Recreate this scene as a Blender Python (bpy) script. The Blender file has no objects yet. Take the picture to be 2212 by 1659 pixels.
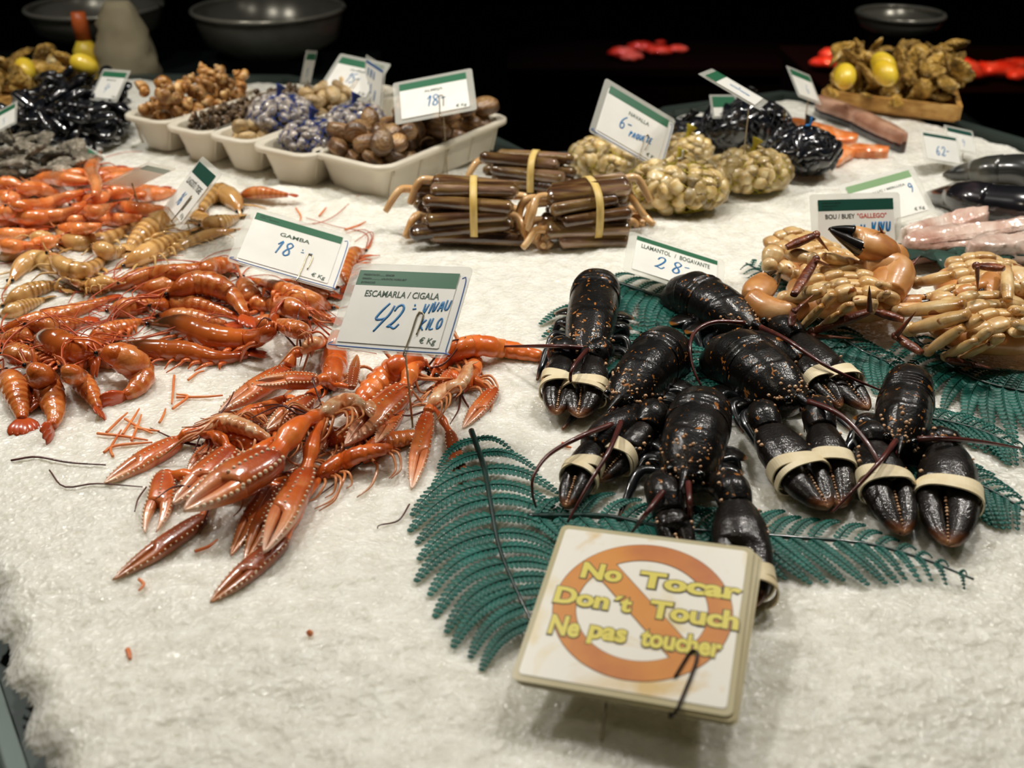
import bpy, math, random
import numpy as np
from mathutils import Vector, Matrix, Euler

random.seed(7)
RNG = np.random.RandomState(11)
SC = bpy.context.scene
COL = SC.collection
PI = math.pi

# ------------------------------------------------------------------ camera, world, lights, exposure
W_PX, H_PX, F_PX = 2212.0, 1659.0, 2150.0
PITCH = math.radians(30.8)
CAM = np.array([0.0, 0.0, 0.452])          # metres above the ice (z = 0)
cam_d = bpy.data.cameras.new('camera')
cam_d.sensor_width = 36.0
cam_d.lens = 36.0 * F_PX / W_PX
cam_d.clip_start = 0.02
cam_d.dof.use_dof = True
cam_d.dof.focus_distance = 0.86
cam_d.dof.aperture_fstop = 5.6
cam_o = bpy.data.objects.new('camera', cam_d)
cam_o.location = CAM
cam_o.rotation_euler = (PI / 2 - PITCH, 0, 0)
COL.objects.link(cam_o)
SC.camera = cam_o

world = bpy.data.worlds.new('world')
SC.world = world
world.use_nodes = True
bgn = world.node_tree.nodes['Background']
bgn.inputs[0].default_value = (0.30, 0.50, 0.48, 1)
bgn.inputs[1].default_value = 0.016

def lamp(name, loc, target, power, size, col, spread=None, kind='SPOT', cone=100, blend=0.6):
    d = bpy.data.lights.new(name, kind)
    d.energy = power
    d.color = col
    if kind == 'SPOT':
        d.shadow_soft_size = size
        d.spot_size = math.radians(cone)
        d.spot_blend = blend
    else:
        d.size = size
    o = bpy.data.objects.new(name, d)
    o.location = loc
    o.rotation_euler = (Vector(target) - Vector(loc)).to_track_quat('-Z', 'Y').to_euler()
    COL.objects.link(o)
    return o

WARM = (1.0, 0.955, 0.88)
# the stall's own hanging lamps, a row of warm reflector lamps above the ice
for lx, ly in ((-1.05, 1.30), (-0.44, 1.20), (0.48, 1.24), (1.10, 1.30)):
    lamp('stall_lamp', (lx, ly, 1.25), (lx * .9, ly - .22, 0), 43, 0.045, WARM, cone=128, blend=1.0)
lamp('stall_lamp', (-0.45, 0.15, 1.75), (0.0, 0.62, 0), 10, 0.16, (1.0, 0.88, 0.70), cone=80, blend=1.0)
lamp('meat_lamp', (0.95, 3.2, 0.75), (1.15, 3.2, -0.3), 70, 0.05, (1.0, 0.22, 0.12), cone=100)
lamp('meat_lamp', (0.40, 3.75, 0.6), (0.50, 3.75, -0.3), 30, 0.05, (1.0, 0.35, 0.40), cone=80)

SC.view_settings.view_transform = 'Standard'
SC.view_settings.look = 'None'
SC.view_settings.exposure = -0.18
SC.view_settings.gamma = 1.0
SC.view_settings.use_curve_mapping = False

# ------------------------------------------------------------------ where a point of the ice lies
_R = np.array([1.0, 0, 0])
_F = np.array([0, math.cos(PITCH), -math.sin(PITCH)])
_U = np.array([0, math.sin(PITCH), math.cos(PITCH)])

def P(px, py, z=0.0):
    """the point at height z above the ice that is seen at photograph pixel px, py"""
    d = _R * (px - 1106) / F_PX + _U * (829.5 - py) / F_PX + _F
    return CAM + d * ((z - CAM[2]) / d[2])

def PY(px, py, y):
    """the point at distance y"""
    d = _R * (px - 1106) / F_PX + _U * (829.5 - py) / F_PX + _F
    return CAM + d * (y / d[1])

def mpp(px, py, z=0.0):
    """metres per pixel there"""
    return float((P(px, py, z) - CAM) @ _F) / F_PX

# ------------------------------------------------------------------ mesh collector
class MB:
    def __init__(self):
        self.v, self.q, self.t, self.u, self.n = [], [], [], [], 0

    def add(self, v, q=None, t=None, u=None):
        v = np.asarray(v, float).reshape(-1, 3)
        if q is not None and len(q):
            self.q.append(np.asarray(q, int) + self.n)
        if t is not None and len(t):
            self.t.append(np.asarray(t, int) + self.n)
        self.v.append(v)
        self.u.append(np.zeros(len(v)) if u is None else np.asarray(u, float))
        self.n += len(v)
        return self

    def merge(self, o):
        if not o.n:
            return self
        v = np.concatenate(o.v)
        return self.add(v, np.concatenate(o.q) if o.q else None, np.concatenate(o.t) if o.t else None, np.concatenate(o.u))

    def verts(self):
        return np.concatenate(self.v) if self.v else np.zeros((0, 3))

    def xform(self, M):
        M = np.array(M)
        self.v = [x @ M[:3, :3].T + M[:3, 3] for x in self.v]
        return self

def mesh_of(name, mb, mat, smooth=True, off=(0, 0, 0)):
    me = bpy.data.meshes.new(name)
    v = mb.verts() - np.asarray(off, float)
    q = np.concatenate(mb.q) if mb.q else np.zeros((0, 4), int)
    t = np.concatenate(mb.t) if mb.t else np.zeros((0, 3), int)
    me.vertices.add(len(v))
    me.vertices.foreach_set('co', v.astype(np.float32).ravel())
    loops = np.concatenate([q.ravel(), t.ravel()])
    me.loops.add(len(loops))
    me.loops.foreach_set('vertex_index', loops.astype(np.int32))
    nf = len(q) + len(t)
    me.polygons.add(nf)
    st = np.concatenate([np.arange(len(q)) * 4, len(q) * 4 + np.arange(len(t)) * 3])
    me.polygons.foreach_set('loop_start', st.astype(np.int32))
    me.polygons.foreach_set('use_smooth', np.full(nf, smooth))
    a = me.attributes.new('u', 'FLOAT', 'POINT')
    a.data.foreach_set('value', np.concatenate(mb.u).astype(np.float32))
    me.update(calc_edges=True)
    me.validate()
    if mat:
        me.materials.append(mat)
    return me

ORG = {}
def thing(name, label, cat, loc=(0, 0, 0), group=None):
    o = bpy.data.objects.new(name, None)
    o.empty_display_size = 0.02
    COL.objects.link(o)
    o.location = [float(c) for c in loc]
    ORG[o] = np.array(o.location)
    o['label'] = label
    o['category'] = cat
    if group:
        o['group'] = group
    return o

def part(name, mb, mat, parent, smooth=True, label=None):
    org = ORG[parent]
    o = bpy.data.objects.new(name, mesh_of(name, mb, mat, smooth, org))
    COL.objects.link(o)
    o.parent = parent
    ORG[o] = org
    if label:
        o['label'] = label
    return o

def single(name, mb, mat, label, cat, group=None, loc=(0, 0, 0), smooth=True):
    o = bpy.data.objects.new(name, mesh_of(name, mb, mat, smooth, loc))
    COL.objects.link(o)
    o.location = [float(c) for c in loc]
    ORG[o] = np.array(o.location)
    o['label'] = label
    o['category'] = cat
    if group:
        o['group'] = group
    return o

def struct(name, mb, mat, kind='structure', smooth=False):
    o = bpy.data.objects.new(name, mesh_of(name, mb, mat, smooth))
    COL.objects.link(o)
    ORG[o] = np.zeros(3)
    o['kind'] = kind
    return o

def dup(root, M, label=None, group=None):
    """a copy of a thing with copies of its parts and sub-parts"""
    r = root.copy()
    COL.objects.link(r)
    r.matrix_world = M
    if label:
        r['label'] = label
    if group:
        r['group'] = group
    for ch in list(root.children):
        c = ch.copy()
        COL.objects.link(c)
        c.parent = r
        for g in list(ch.children):
            d = g.copy()
            COL.objects.link(d)
            d.parent = c
    return r

# ------------------------------------------------------------------ shapes
def nrm(v):
    v = np.asarray(v, float)
    return v / (np.linalg.norm(v, axis=-1, keepdims=True) + 1e-12)

def cr(pts, n):
    """smooth curve through pts (any columns), n samples even along its length"""
    p = np.asarray(pts, float)
    if len(p) == 2:
        return p[0] + (p[1] - p[0]) * np.linspace(0, 1, n)[:, None]
    q = np.vstack([2 * p[0] - p[1], p, 2 * p[-1] - p[-2]])
    out = []
    for i in range(1, len(q) - 2):
        t = np.linspace(0, 1, 14, endpoint=False)[:, None]
        a, b, c, d = q[i - 1], q[i], q[i + 1], q[i + 2]
        out.append(.5 * (2 * b + (c - a) * t + (2 * a - 5 * b + 4 * c - d) * t ** 2 + (3 * b - a - 3 * c + d) * t ** 3))
    out = np.vstack(out + [p[-1:]])
    k = min(3, out.shape[1])
    s = np.r_[0, np.cumsum(np.linalg.norm(np.diff(out[:, :k], axis=0), axis=1))]
    x = np.linspace(0, s[-1], n)
    return np.stack([np.interp(x, s, out[:, j]) for j in range(out.shape[1])], 1)

def frames(c, up=(0, 0, 1)):
    t = nrm(np.gradient(c, axis=0))
    up = np.asarray(up, float)
    n = up - t[0] * (up @ t[0])
    if np.linalg.norm(n) < .15:
        n = np.array([0, 1.0, 0]) - t[0] * t[0][1]
    N = [nrm(n)]
    for i in range(1, len(c)):
        n = N[-1] - t[i] * (N[-1] @ t[i])
        N.append(nrm(n))
    N = np.array(N)
    return t, np.cross(t, N), N

def loft(c, S, N, rx, rz, n=12, e=1.0, cap=True, u=None, mod=None):
    """rings of radii rx (along S) and rz (along N) around the points c; e < 1 squares the section"""
    c = np.asarray(c, float)
    m = len(c)
    a = np.linspace(0, 2 * PI, n, endpoint=False)
    ca, sa = np.cos(a), np.sin(a)
    ca = np.sign(ca) * np.abs(ca) ** e
    sa = np.sign(sa) * np.abs(sa) ** e
    S = np.broadcast_to(S, (m, 3))
    N = np.broadcast_to(N, (m, 3))
    rx = np.broadcast_to(rx, m)
    rz = np.broadcast_to(rz, m)
    k = np.ones((m, n)) if mod is None else mod
    v = c[:, None] + S[:, None] * (rx[:, None] * ca * k)[..., None] + N[:, None] * (rz[:, None] * sa * k)[..., None]
    i = np.arange(m - 1)[:, None] * n
    j = np.arange(n)[None]
    j2 = (j + 1) % n
    q = np.stack([i + j, i + j2, i + n + j2, i + n + j], -1).reshape(-1, 4)
    uu = np.linspace(0, 1, m) if u is None else np.broadcast_to(u, m)
    v = v.reshape(-1, 3)
    uv = np.repeat(uu, n)
    tr = None
    if cap:
        v = np.vstack([v, c[0], c[-1]])
        uv = np.r_[uv, uu[0], uu[-1]]
        jj = np.arange(n)
        k2 = (jj + 1) % n
        tr = np.vstack([np.stack([np.full(n, m * n), k2, jj], 1), np.stack([np.full(n, m * n + 1), (m - 1) * n + jj, (m - 1) * n + k2], 1)])
    mb = MB()
    mb.add(v, q, tr, uv)
    return mb

def tube(pts, r, n=6, m=None, up=(0, 0, 1), flat=1.0, **k):
    """a tube along a smooth curve; r a number or a list of radii spread along it"""
    m = m or max(6, 5 * len(pts))
    c = cr(pts, m)[:, :3]
    t, S, N = frames(c, up)
    r = np.atleast_1d(np.asarray(r, float))
    rr = np.interp(np.linspace(0, 1, m), np.linspace(0, 1, len(r)), r)
    return loft(c, S, N, rr, rr * flat, n, **k)

def rawtube(c, r, n=5, up=(0, 0, 1), flat=1.0, **k):
    c = np.asarray(c, float)
    t, S, N = frames(c, up)
    return loft(c, S, N, r, np.asarray(r) * flat, n, **k)

def box(a, b):
    a, b = np.asarray(a, float), np.asarray(b, float)
    v = np.array([[x, y, z] for x in (a[0], b[0]) for y in (a[1], b[1]) for z in (a[2], b[2])])
    mb = MB()
    mb.add(v, [[0, 1, 3, 2], [4, 6, 7, 5], [0, 4, 5, 1], [2, 3, 7, 6], [0, 2, 6, 4], [1, 5, 7, 3]])
    return mb

def ball(c, r, n=8, m=6, sq=(1, 1, 1)):
    z = -np.cos(np.linspace(0.0, PI, m))
    rr = np.sqrt(np.maximum(1 - z * z, 1e-6))
    cc = np.zeros((m, 3))
    cc[:, 2] = z
    mb = loft(cc, (1, 0, 0), (0, 1, 0), rr, rr, n)
    mb.v = [x * np.asarray(sq) * r + np.asarray(c) for x in mb.v]
    return mb

def octs(cs, rs, N=None, h=1.0):
    """many little pointed knobs"""
    cs = np.asarray(cs, float).reshape(-1, 3)
    rs = np.broadcast_to(rs, len(cs))
    base = np.array([[1, 0, 0], [.7, .7, 0], [0, 1, 0], [-.7, .7, 0], [-1, 0, 0], [-.7, -.7, 0], [0, -1, 0], [.7, -.7, 0],
                     [.6, 0, .7], [0, .6, .7], [-.6, 0, .7], [0, -.6, .7], [0, 0, 1], [0, 0, -.8]], float)
    t = [[0, 1, 8], [1, 2, 9], [1, 9, 8], [2, 3, 9], [3, 4, 10], [3, 10, 9], [4, 5, 10], [5, 6, 11], [5, 11, 10], [6, 7, 11], [7, 0, 8], [7, 8, 11],
         [8, 9, 12], [9, 10, 12], [10, 11, 12], [11, 8, 12]] + [[(i + 1) % 8, i, 13] for i in range(8)]
    t = np.array(t)
    mb = MB()
    N = np.broadcast_to((0, 0, 1) if N is None else N, (len(cs), 3))
    for c, r, nn in zip(cs, rs, N):
        nn = nrm(nn)
        s = nrm(np.cross(nn, (0.3, .8, .5)))
        w = np.cross(nn, s)
        v = base[:, :1] * s + base[:, 1:2] * w + base[:, 2:3] * h * nn
        mb.add(v * r + c, None, t)
    return mb

def ring_band(c, S, N, rx, rz, w, axis, th=.0012, n=28, e=.8, tilt=0.0):
    """a flat rubber band round an oval section"""
    a = np.linspace(0, 2 * PI, n, endpoint=False)
    ca, sa = np.cos(a), np.sin(a)
    ca = np.sign(ca) * np.abs(ca) ** e
    sa = np.sign(sa) * np.abs(sa) ** e
    rows = []
    for (dr, dw) in ((0, -.5), (th, -.5), (th, .5), (0, .5)):
        rows.append(c + np.outer(ca * (rx + dr), S) + np.outer(sa * (rz + dr), N) + np.outer(dw * w + tilt * np.cos(a), axis))
    v = np.concatenate(rows)
    q = []
    for r in range(4):
        r2 = (r + 1) % 4
        for i in range(n):
            j = (i + 1) % n
            q.append([r * n + i, r * n + j, r2 * n + j, r2 * n + i])
    mb = MB()
    mb.add(v, q)
    return mb

def rect_solid(w, h, th, rad=.004, k=5):
    """rounded sheet in local x,y, thickness along z, lower edge on y = 0"""
    pts = []
    for (cx, cy, a0) in ((w / 2 - rad, h - rad, 0), (-w / 2 + rad, h - rad, PI / 2), (-w / 2 + rad, rad, PI), (w / 2 - rad, rad, 1.5 * PI)):
        for i in range(k):
            a = a0 + PI / 2 * i / (k - 1)
            pts.append((cx + rad * math.cos(a), cy + rad * math.sin(a)))
    return slab(pts, 0, th)

def slab(pts, z0, z1):
    p = np.asarray(pts, float)
    n = len(p)
    v = np.vstack([np.c_[p, np.full(n, z0)], np.c_[p, np.full(n, z1)], [[*p.mean(0), z0]], [[*p.mean(0), z1]]])
    i = np.arange(n)
    j = (i + 1) % n
    mb = MB()
    mb.add(v, np.stack([i, j, n + j, n + i], 1), np.vstack([np.stack([j, i, np.full(n, 2 * n)], 1), np.stack([n + i, n + j, np.full(n, 2 * n + 1)], 1)]))
    return mb

# ------------------------------------------------------------------ materials
def lin(h):
    h = h.lstrip('#')
    c = [int(h[i:i + 2], 16) / 255 for i in (0, 2, 4)]
    return tuple((x / 12.92 if x <= .04045 else ((x + .055) / 1.055) ** 2.4) for x in c) + (1.0,)

def mat(name, cols, scale=20.0, rough=.4, bump=None, coat=0.0, uramp=None, umix=.6, metal=0.0, trans=0.0, sss=0.0, sssr=.005, spec=.5,
        specks=None, detail=3.0, emit=None, vary=0.12, alpha=1.0, coatr=.06, ior=1.5, rvary=0.0, stretch=None, dist=0.0, tl=0.0):
    m = bpy.data.materials.new(name)
    m.use_nodes = True
    nt = m.node_tree
    N, L = nt.nodes, nt.links
    b = N['Principled BSDF']
    if isinstance(cols, str):
        cols = [(0, cols), (1, cols)]
    tc = N.new('ShaderNodeTexCoord')
    oi = N.new('ShaderNodeObjectInfo')
    ma = N.new('ShaderNodeMath')
    ma.operation = 'MULTIPLY'
    ma.inputs[1].default_value = 13.7
    L.new(oi.outputs['Random'], ma.inputs[0])
    va = N.new('ShaderNodeVectorMath')
    va.operation = 'ADD'
    src = tc.outputs['Object']
    if stretch:
        mp = N.new('ShaderNodeMapping')
        mp.inputs['Scale'].default_value = stretch
        L.new(src, mp.inputs[0])
        src = mp.outputs[0]
    L.new(src, va.inputs[0])
    L.new(ma.outputs[0], va.inputs[1])
    no = N.new('ShaderNodeTexNoise')
    no.inputs['Scale'].default_value = scale
    no.inputs['Detail'].default_value = detail
    no.inputs['Distortion'].default_value = dist
    L.new(va.outputs[0], no.inputs['Vector'])
    cp = N.new('ShaderNodeValToRGB')
    el = cp.color_ramp.elements
    while len(el) < len(cols):
        el.new(.5)
    for e, (p, h) in zip(el, cols):
        e.position = .28 + .44 * p
        e.color = lin(h)
    L.new(no.outputs[0], cp.inputs[0])
    col = cp.outputs[0]
    if uramp:
        at = N.new('ShaderNodeAttribute')
        at.attribute_name = 'u'
        ur = N.new('ShaderNodeValToRGB')
        el = ur.color_ramp.elements
        while len(el) < len(uramp):
            el.new(.5)
        for e, (p, h) in zip(el, uramp):
            e.position = p
            e.color = lin(h)
        L.new(at.outputs['Fac'], ur.inputs[0])
        mx = N.new('ShaderNodeMix')
        mx.data_type = 'RGBA'
        mx.inputs[0].default_value = umix
        L.new(col, mx.inputs[6])
        L.new(ur.outputs[0], mx.inputs[7])
        col = mx.outputs[2]
    if specks:
        vs, th, h = specks
        n2 = N.new('ShaderNodeTexNoise')
        n2.inputs['Scale'].default_value = vs
        n2.inputs['Detail'].default_value = 2.0
        n2.inputs['Distortion'].default_value = .6
        L.new(va.outputs[0], n2.inputs['Vector'])
        r2 = N.new('ShaderNodeValToRGB')
        r2.color_ramp.elements[0].position = th
        r2.color_ramp.elements[1].position = th + .03
        r2.color_ramp.elements[0].color = (0, 0, 0, 1)
        r2.color_ramp.elements[1].color = (1, 1, 1, 1)
        L.new(n2.outputs[0], r2.inputs[0])
        mx = N.new('ShaderNodeMix')
        mx.data_type = 'RGBA'
        L.new(r2.outputs[0], mx.inputs[0])
        L.new(col, mx.inputs[6])
        mx.inputs[7].default_value = lin(h)
        col = mx.outputs[2]
    if vary:
        hs = N.new('ShaderNodeHueSaturation')
        mr = N.new('ShaderNodeMapRange')
        mr.inputs[3].default_value = 1 - vary
        mr.inputs[4].default_value = 1 + vary
        L.new(oi.outputs['Random'], mr.inputs[0])
        L.new(mr.outputs[0], hs.inputs['Value'])
        L.new(col, hs.inputs['Color'])
        col = hs.outputs[0]
    L.new(col, b.inputs['Base Color'])
    b.inputs['Roughness'].default_value = rough
    if rvary:
        mr = N.new('ShaderNodeMapRange')
        mr.inputs[3].default_value = max(.02, rough - rvary)
        mr.inputs[4].default_value = rough + rvary
        L.new(no.outputs[0], mr.inputs[0])
        L.new(mr.outputs[0], b.inputs['Roughness'])
    b.inputs['Metallic'].default_value = metal
    b.inputs['IOR'].default_value = ior
    b.inputs['Specular IOR Level'].default_value = spec
    b.inputs['Coat Weight'].default_value = coat
    b.inputs['Coat Roughness'].default_value = coatr
    b.inputs['Transmission Weight'].default_value = trans
    b.inputs['Alpha'].default_value = alpha
    if sss:
        b.inputs['Subsurface Weight'].default_value = sss
        b.inputs['Subsurface Radius'].default_value = (1.0, .75, .6)
        b.inputs['Subsurface Scale'].default_value = sssr
    if emit:
        b.inputs['Emission Color'].default_value = lin(emit[0])
        b.inputs['Emission Strength'].default_value = emit[1]
    if bump:
        n3 = N.new('ShaderNodeTexNoise')
        n3.inputs['Scale'].default_value = bump[0]
        n3.inputs['Detail'].default_value = 3.0
        L.new(va.outputs[0], n3.inputs['Vector'])
        bp = N.new('ShaderNodeBump')
        bp.inputs['Strength'].default_value = bump[1]
        bp.inputs['Distance'].default_value = bump[2] if len(bump) > 2 else .001
        L.new(n3.outputs[0], bp.inputs['Height'])
        L.new(bp.outputs[0], b.inputs['Normal'])
        if coat:
            L.new(bp.outputs[0], b.inputs['Coat Normal'])
    if tl:
        out = N['Material Output']
        tr = N.new('ShaderNodeBsdfTranslucent')
        L.new(col, tr.inputs[0])
        ms = N.new('ShaderNodeMixShader')
        ms.inputs[0].default_value = tl
        L.new(b.outputs[0], ms.inputs[1])
        L.new(tr.outputs[0], ms.inputs[2])
        L.new(ms.outputs[0], out.inputs[0])
    return m

M = {}
# ------------------------------------------------------------------ the ice: height, and the height of what already lies on it
HX0, HY0, HC = -1.6, 0.2, 0.003
HNX, HNY = 1070, 900

def ice_h(x, y):
    x, y = np.asarray(x, float), np.asarray(y, float)
    h = .0022 * np.sin(13 * x + 2.1 * np.sin(9 * y)) + .0018 * np.sin(21 * y + 1.7 * np.sin(17 * x + .6)) + .0012 * np.sin(47 * x + 31 * y) * np.sin(39 * y - 21 * x)
    # loose heaped lumps between the trays and the prawns and along the back
    k = np.exp(-((y - 1.22) / .12) ** 2) * (.5 + .5 * np.sin(34 * x + 3 * np.sin(23 * y))) * (.5 + .5 * np.sin(41 * y + 2 * np.sin(19 * x)))
    return h + .012 * k - .003

_gx = HX0 + HC * np.arange(HNX)
_gy = HY0 + HC * np.arange(HNY)
HM = ice_h(_gx[:, None], _gy[None, :])

def hm_at(x, y, r=0.0):
    i, j = int(round((x - HX0) / HC)), int(round((y - HY0) / HC))
    k = max(0, int(r / HC))
    i0, i1, j0, j1 = max(i - k, 0), min(i + k + 1, HNX), max(j - k, 0), min(j + k + 1, HNY)
    if i0 >= i1 or j0 >= j1:
        return 0.0
    return float(HM[i0:i1, j0:j1].max())

def hm_put(c, r, rz=None):
    """raise the height map under the path c of radius r"""
    rz = r if rz is None else rz
    r = np.broadcast_to(r, len(c))
    rz = np.broadcast_to(rz, len(c))
    for (x, y, z), a, b in zip(c, r, rz):
        i, j = (x - HX0) / HC, (y - HY0) / HC
        k = int(a / HC) + 1
        i0, i1, j0, j1 = max(int(i) - k, 0), min(int(i) + k + 2, HNX), max(int(j) - k, 0), min(int(j) + k + 2, HNY)
        if i0 >= i1 or j0 >= j1:
            continue
        dx = (_gx[i0:i1] - x)[:, None]
        dy = (_gy[j0:j1] - y)[None]
        d = 1 - (dx * dx + dy * dy) / (a * a)
        top = np.where(d > 0, z + b * np.sqrt(np.maximum(d, 0)), -9)
        HM[i0:i1, j0:j1] = np.maximum(HM[i0:i1, j0:j1], top)

def lay(px, r, m=24, sink=.25, put=True, lift=0.0, soft=1.0):
    """lay a limp body along the photograph pixels px over whatever is there; r its radii along it"""
    px = cr(np.asarray(px, float), m)
    r = np.interp(np.linspace(0, 1, m), np.linspace(0, 1, len(np.atleast_1d(r))), np.atleast_1d(r))
    z = r.copy() + lift
    for _ in range(3):
        c = np.array([P(a, b, zz) for (a, b), zz in zip(px, z)])
        g = np.array([.5 * hm_at(x, y, rr * .5) + .5 * hm_at(x, y) for (x, y, _z), rr in zip(c, r)])
        g = np.where(g > .022, .022 + (g - .022) * .55, g)
        k = max(2, int(m * .12))
        gm = np.array([g[max(0, i - k):i + k + 1].max() for i in range(m)])
        ker = np.hanning(2 * k + 3)[1:-1]
        gs = np.convolve(np.pad(gm, k, mode='edge'), ker / ker.sum(), 'valid') * soft + (1 - soft) * g
        z = gs + r * (1 - sink) + lift
    c = np.array([P(a, b, zz) for (a, b), zz in zip(px, z)])
    if put:
        hm_put(c, r * .9)
    return c, r
# ------------------------------------------------------------------ setting
def mat_ice():
    m = bpy.data.materials.new('crushed_ice')
    m.use_nodes = True
    nt = m.node_tree
    N, L = nt.nodes, nt.links
    b = N['Principled BSDF']
    b.inputs['Base Color'].default_value = lin('#e9e6da')
    b.inputs['Roughness'].default_value = .16
    b.inputs['Specular IOR Level'].default_value = .8
    b.inputs['IOR'].default_value = 1.31
    b.inputs['Subsurface Weight'].default_value = .9
    b.inputs['Subsurface Radius'].default_value = (1.0, 1.0, .92)
    b.inputs['Subsurface Scale'].default_value = .014
    tc = N.new('ShaderNodeTexCoord')
    v = N.new('ShaderNodeTexVoronoi')
    v.feature = 'F1'
    v.inputs['Scale'].default_value = 210
    v.inputs['Randomness'].default_value = 1
    no = N.new('ShaderNodeTexNoise')
    no.inputs['Scale'].default_value = 330
    no.inputs['Detail'].default_value = 4
    n2 = N.new('ShaderNodeTexNoise')
    n2.inputs['Scale'].default_value = 60
    n2.inputs['Detail'].default_value = 3
    nd = N.new('ShaderNodeVectorMath')
    nd.operation = 'MULTIPLY_ADD'
    nd.inputs[1].default_value = (.012, .012, .012)
    L.new(tc.outputs['Object'], n2.inputs['Vector'])
    L.new(n2.outputs['Color'], nd.inputs[0])
    L.new(tc.outputs['Object'], nd.inputs[2])
    L.new(nd.outputs[0], v.inputs['Vector'])
    L.new(tc.outputs['Object'], no.inputs['Vector'])
    ad = N.new('ShaderNodeMath')
    ad.operation = 'MULTIPLY_ADD'
    ad.inputs[1].default_value = .5
    L.new(no.outputs[0], ad.inputs[0])
    L.new(v.outputs['Distance'], ad.inputs[2])
    bp = N.new('ShaderNodeBump')
    bp.inputs['Strength'].default_value = .6
    bp.inputs['Distance'].default_value = .003
    L.new(ad.outputs[0], bp.inputs['Height'])
    L.new(bp.outputs[0], b.inputs['Normal'])
    # meltwater patches a little greyer than the dry chips
    cp = N.new('ShaderNodeValToRGB')
    cp.color_ramp.elements[0].position = .35
    cp.color_ramp.elements[1].position = .65
    cp.color_ramp.elements[0].color = lin('#e4e1d5')
    cp.color_ramp.elements[1].color = lin('#f1efe5')
    L.new(n2.outputs[0], cp.inputs[0])
    L.new(cp.outputs[0], b.inputs['Base Color'])
    return m

M['ice'] = mat_ice()
M['steel'] = mat('counter_steel', [(0, '#3a4440'), (1, '#4d5852')], 6, .45, metal=.6, vary=0)
M['dark_steel'] = mat('dark_steel', [(0, '#1b2321'), (1, '#2b3431')], 5, .45, metal=.6, vary=0)
M['gloom_floor'] = mat('gloom_floor', [(0, '#060808'), (1, '#0b0e0d')], 3, .7, vary=0)  # near-black base colour stands for the unlit space behind the counter
M['dark_wall'] = mat('dark_wall', [(0, '#0a0c0c'), (1, '#121312')], 2, .8, vary=0)

# outline of the ice bed, seen from above
eA, eB = P(0, 1437), P(75, 1659)
ed = (eB - eA)[:2]
front_l = eA[:2] - ed * 9.5
front_r = eB[:2] + ed * 1.6
outline = [tuple(front_r)] + [(.62, front_r[1]), (1.5, .45)] + [tuple(P(*p)[:2]) for p in
           ((2560, 345), (2212, 312), (1960, 238), (1700, 205), (1475, 236), (1262, 338), (1120, 346), (860, 215), (600, 168), (300, 166), (-120, 185))] + [(-1.55, 1.75), tuple(front_l)]
outline = np.array(outline)

def inside(x, y, poly):
    x, y = np.asarray(x), np.asarray(y)
    r = np.zeros(x.shape, bool)
    n = len(poly)
    j = n - 1
    for i in range(n):
        xi, yi = poly[i]
        xj, yj = poly[j]
        c = ((yi > y) != (yj > y)) & (x < (xj - xi) * (y - yi) / (yj - yi + 1e-12) + xi)
        r ^= c
        j = i
    return r

def edge_dist(x, y, poly):
    d = np.full(np.shape(x), 9.0)
    n = len(poly)
    for i in range(n):
        a, b = poly[i], poly[(i + 1) % n]
        ab = b - a
        t = np.clip(((x - a[0]) * ab[0] + (y - a[1]) * ab[1]) / (ab @ ab), 0, 1)
        d = np.minimum(d, np.hypot(x - a[0] - t * ab[0], y - a[1] - t * ab[1]))
    return d

def build_ice():
    mb = MB()
    # finer near the camera
    ys = [outline[:, 1].min() - .02]
    while ys[-1] < outline[:, 1].max() + .02:
        ys.append(ys[-1] + .0022 + .0016 * max(0, ys[-1] - .5))
    ys = np.array(ys)
    xs = np.arange(outline[:, 0].min() - .02, outline[:, 0].max() + .02, .0032)
    X, Y = np.meshgrid(xs, ys, indexing='ij')
    Z = ice_h(X, Y)
    r = RNG.rand(*X.shape)
    r2 = RNG.rand((X.shape[0] + 3) // 4, (X.shape[1] + 3) // 4)
    r2 = np.kron(r2, np.ones((4, 4)))[:X.shape[0], :X.shape[1]]
    def lump(step, amp):
        a = RNG.rand(X.shape[0] // step + 3, X.shape[1] // step + 3)
        i, j = np.arange(X.shape[0]) / step, np.arange(X.shape[1]) / step
        i0, j0 = i.astype(int), j.astype(int)
        fi, fj = (i - i0)[:, None], (j - j0)[None]
        fi, fj = fi * fi * (3 - 2 * fi), fj * fj * (3 - 2 * fj)
        g = a[i0][:, j0] * (1 - fi) * (1 - fj) + a[i0 + 1][:, j0] * fi * (1 - fj) + a[i0][:, j0 + 1] * (1 - fi) * fj + a[i0 + 1][:, j0 + 1] * fi * fj
        return (g - .5) * amp
    Z = Z + (r - .5) * .0011 + lump(2, .0013) + lump(5, .0015) + lump(13, .0014)
    X = X + (RNG.rand(*X.shape) - .5) * .0022
    Y = Y + (RNG.rand(*X.shape) - .5) * .0022
    ins = inside(X, Y, outline)
    d = edge_dist(X, Y, outline)
    wob = .006 * np.sin(60 * X + 40 * Y) + .005 * np.sin(97 * Y - 53 * X)
    d2 = np.where(ins, d, -d) + wob
    Z = Z - np.where(d2 < .03, (.03 - np.clip(d2, -.02, .03)) ** 2 * 14, 0)
    keep = d2 > -.004
    idx = -np.ones(X.shape, int)
    idx[keep] = np.arange(keep.sum())
    v = np.stack([X[keep], Y[keep], Z[keep]], 1)
    q = np.stack([idx[:-1, :-1], idx[1:, :-1], idx[1:, 1:], idx[:-1, 1:]], -1).reshape(-1, 4)
    q = q[(q >= 0).all(1)]
    mb.add(v, q)
    o = struct('crushed_ice', mb, M['ice'], 'stuff', smooth=True)
    return o

build_ice()

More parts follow.
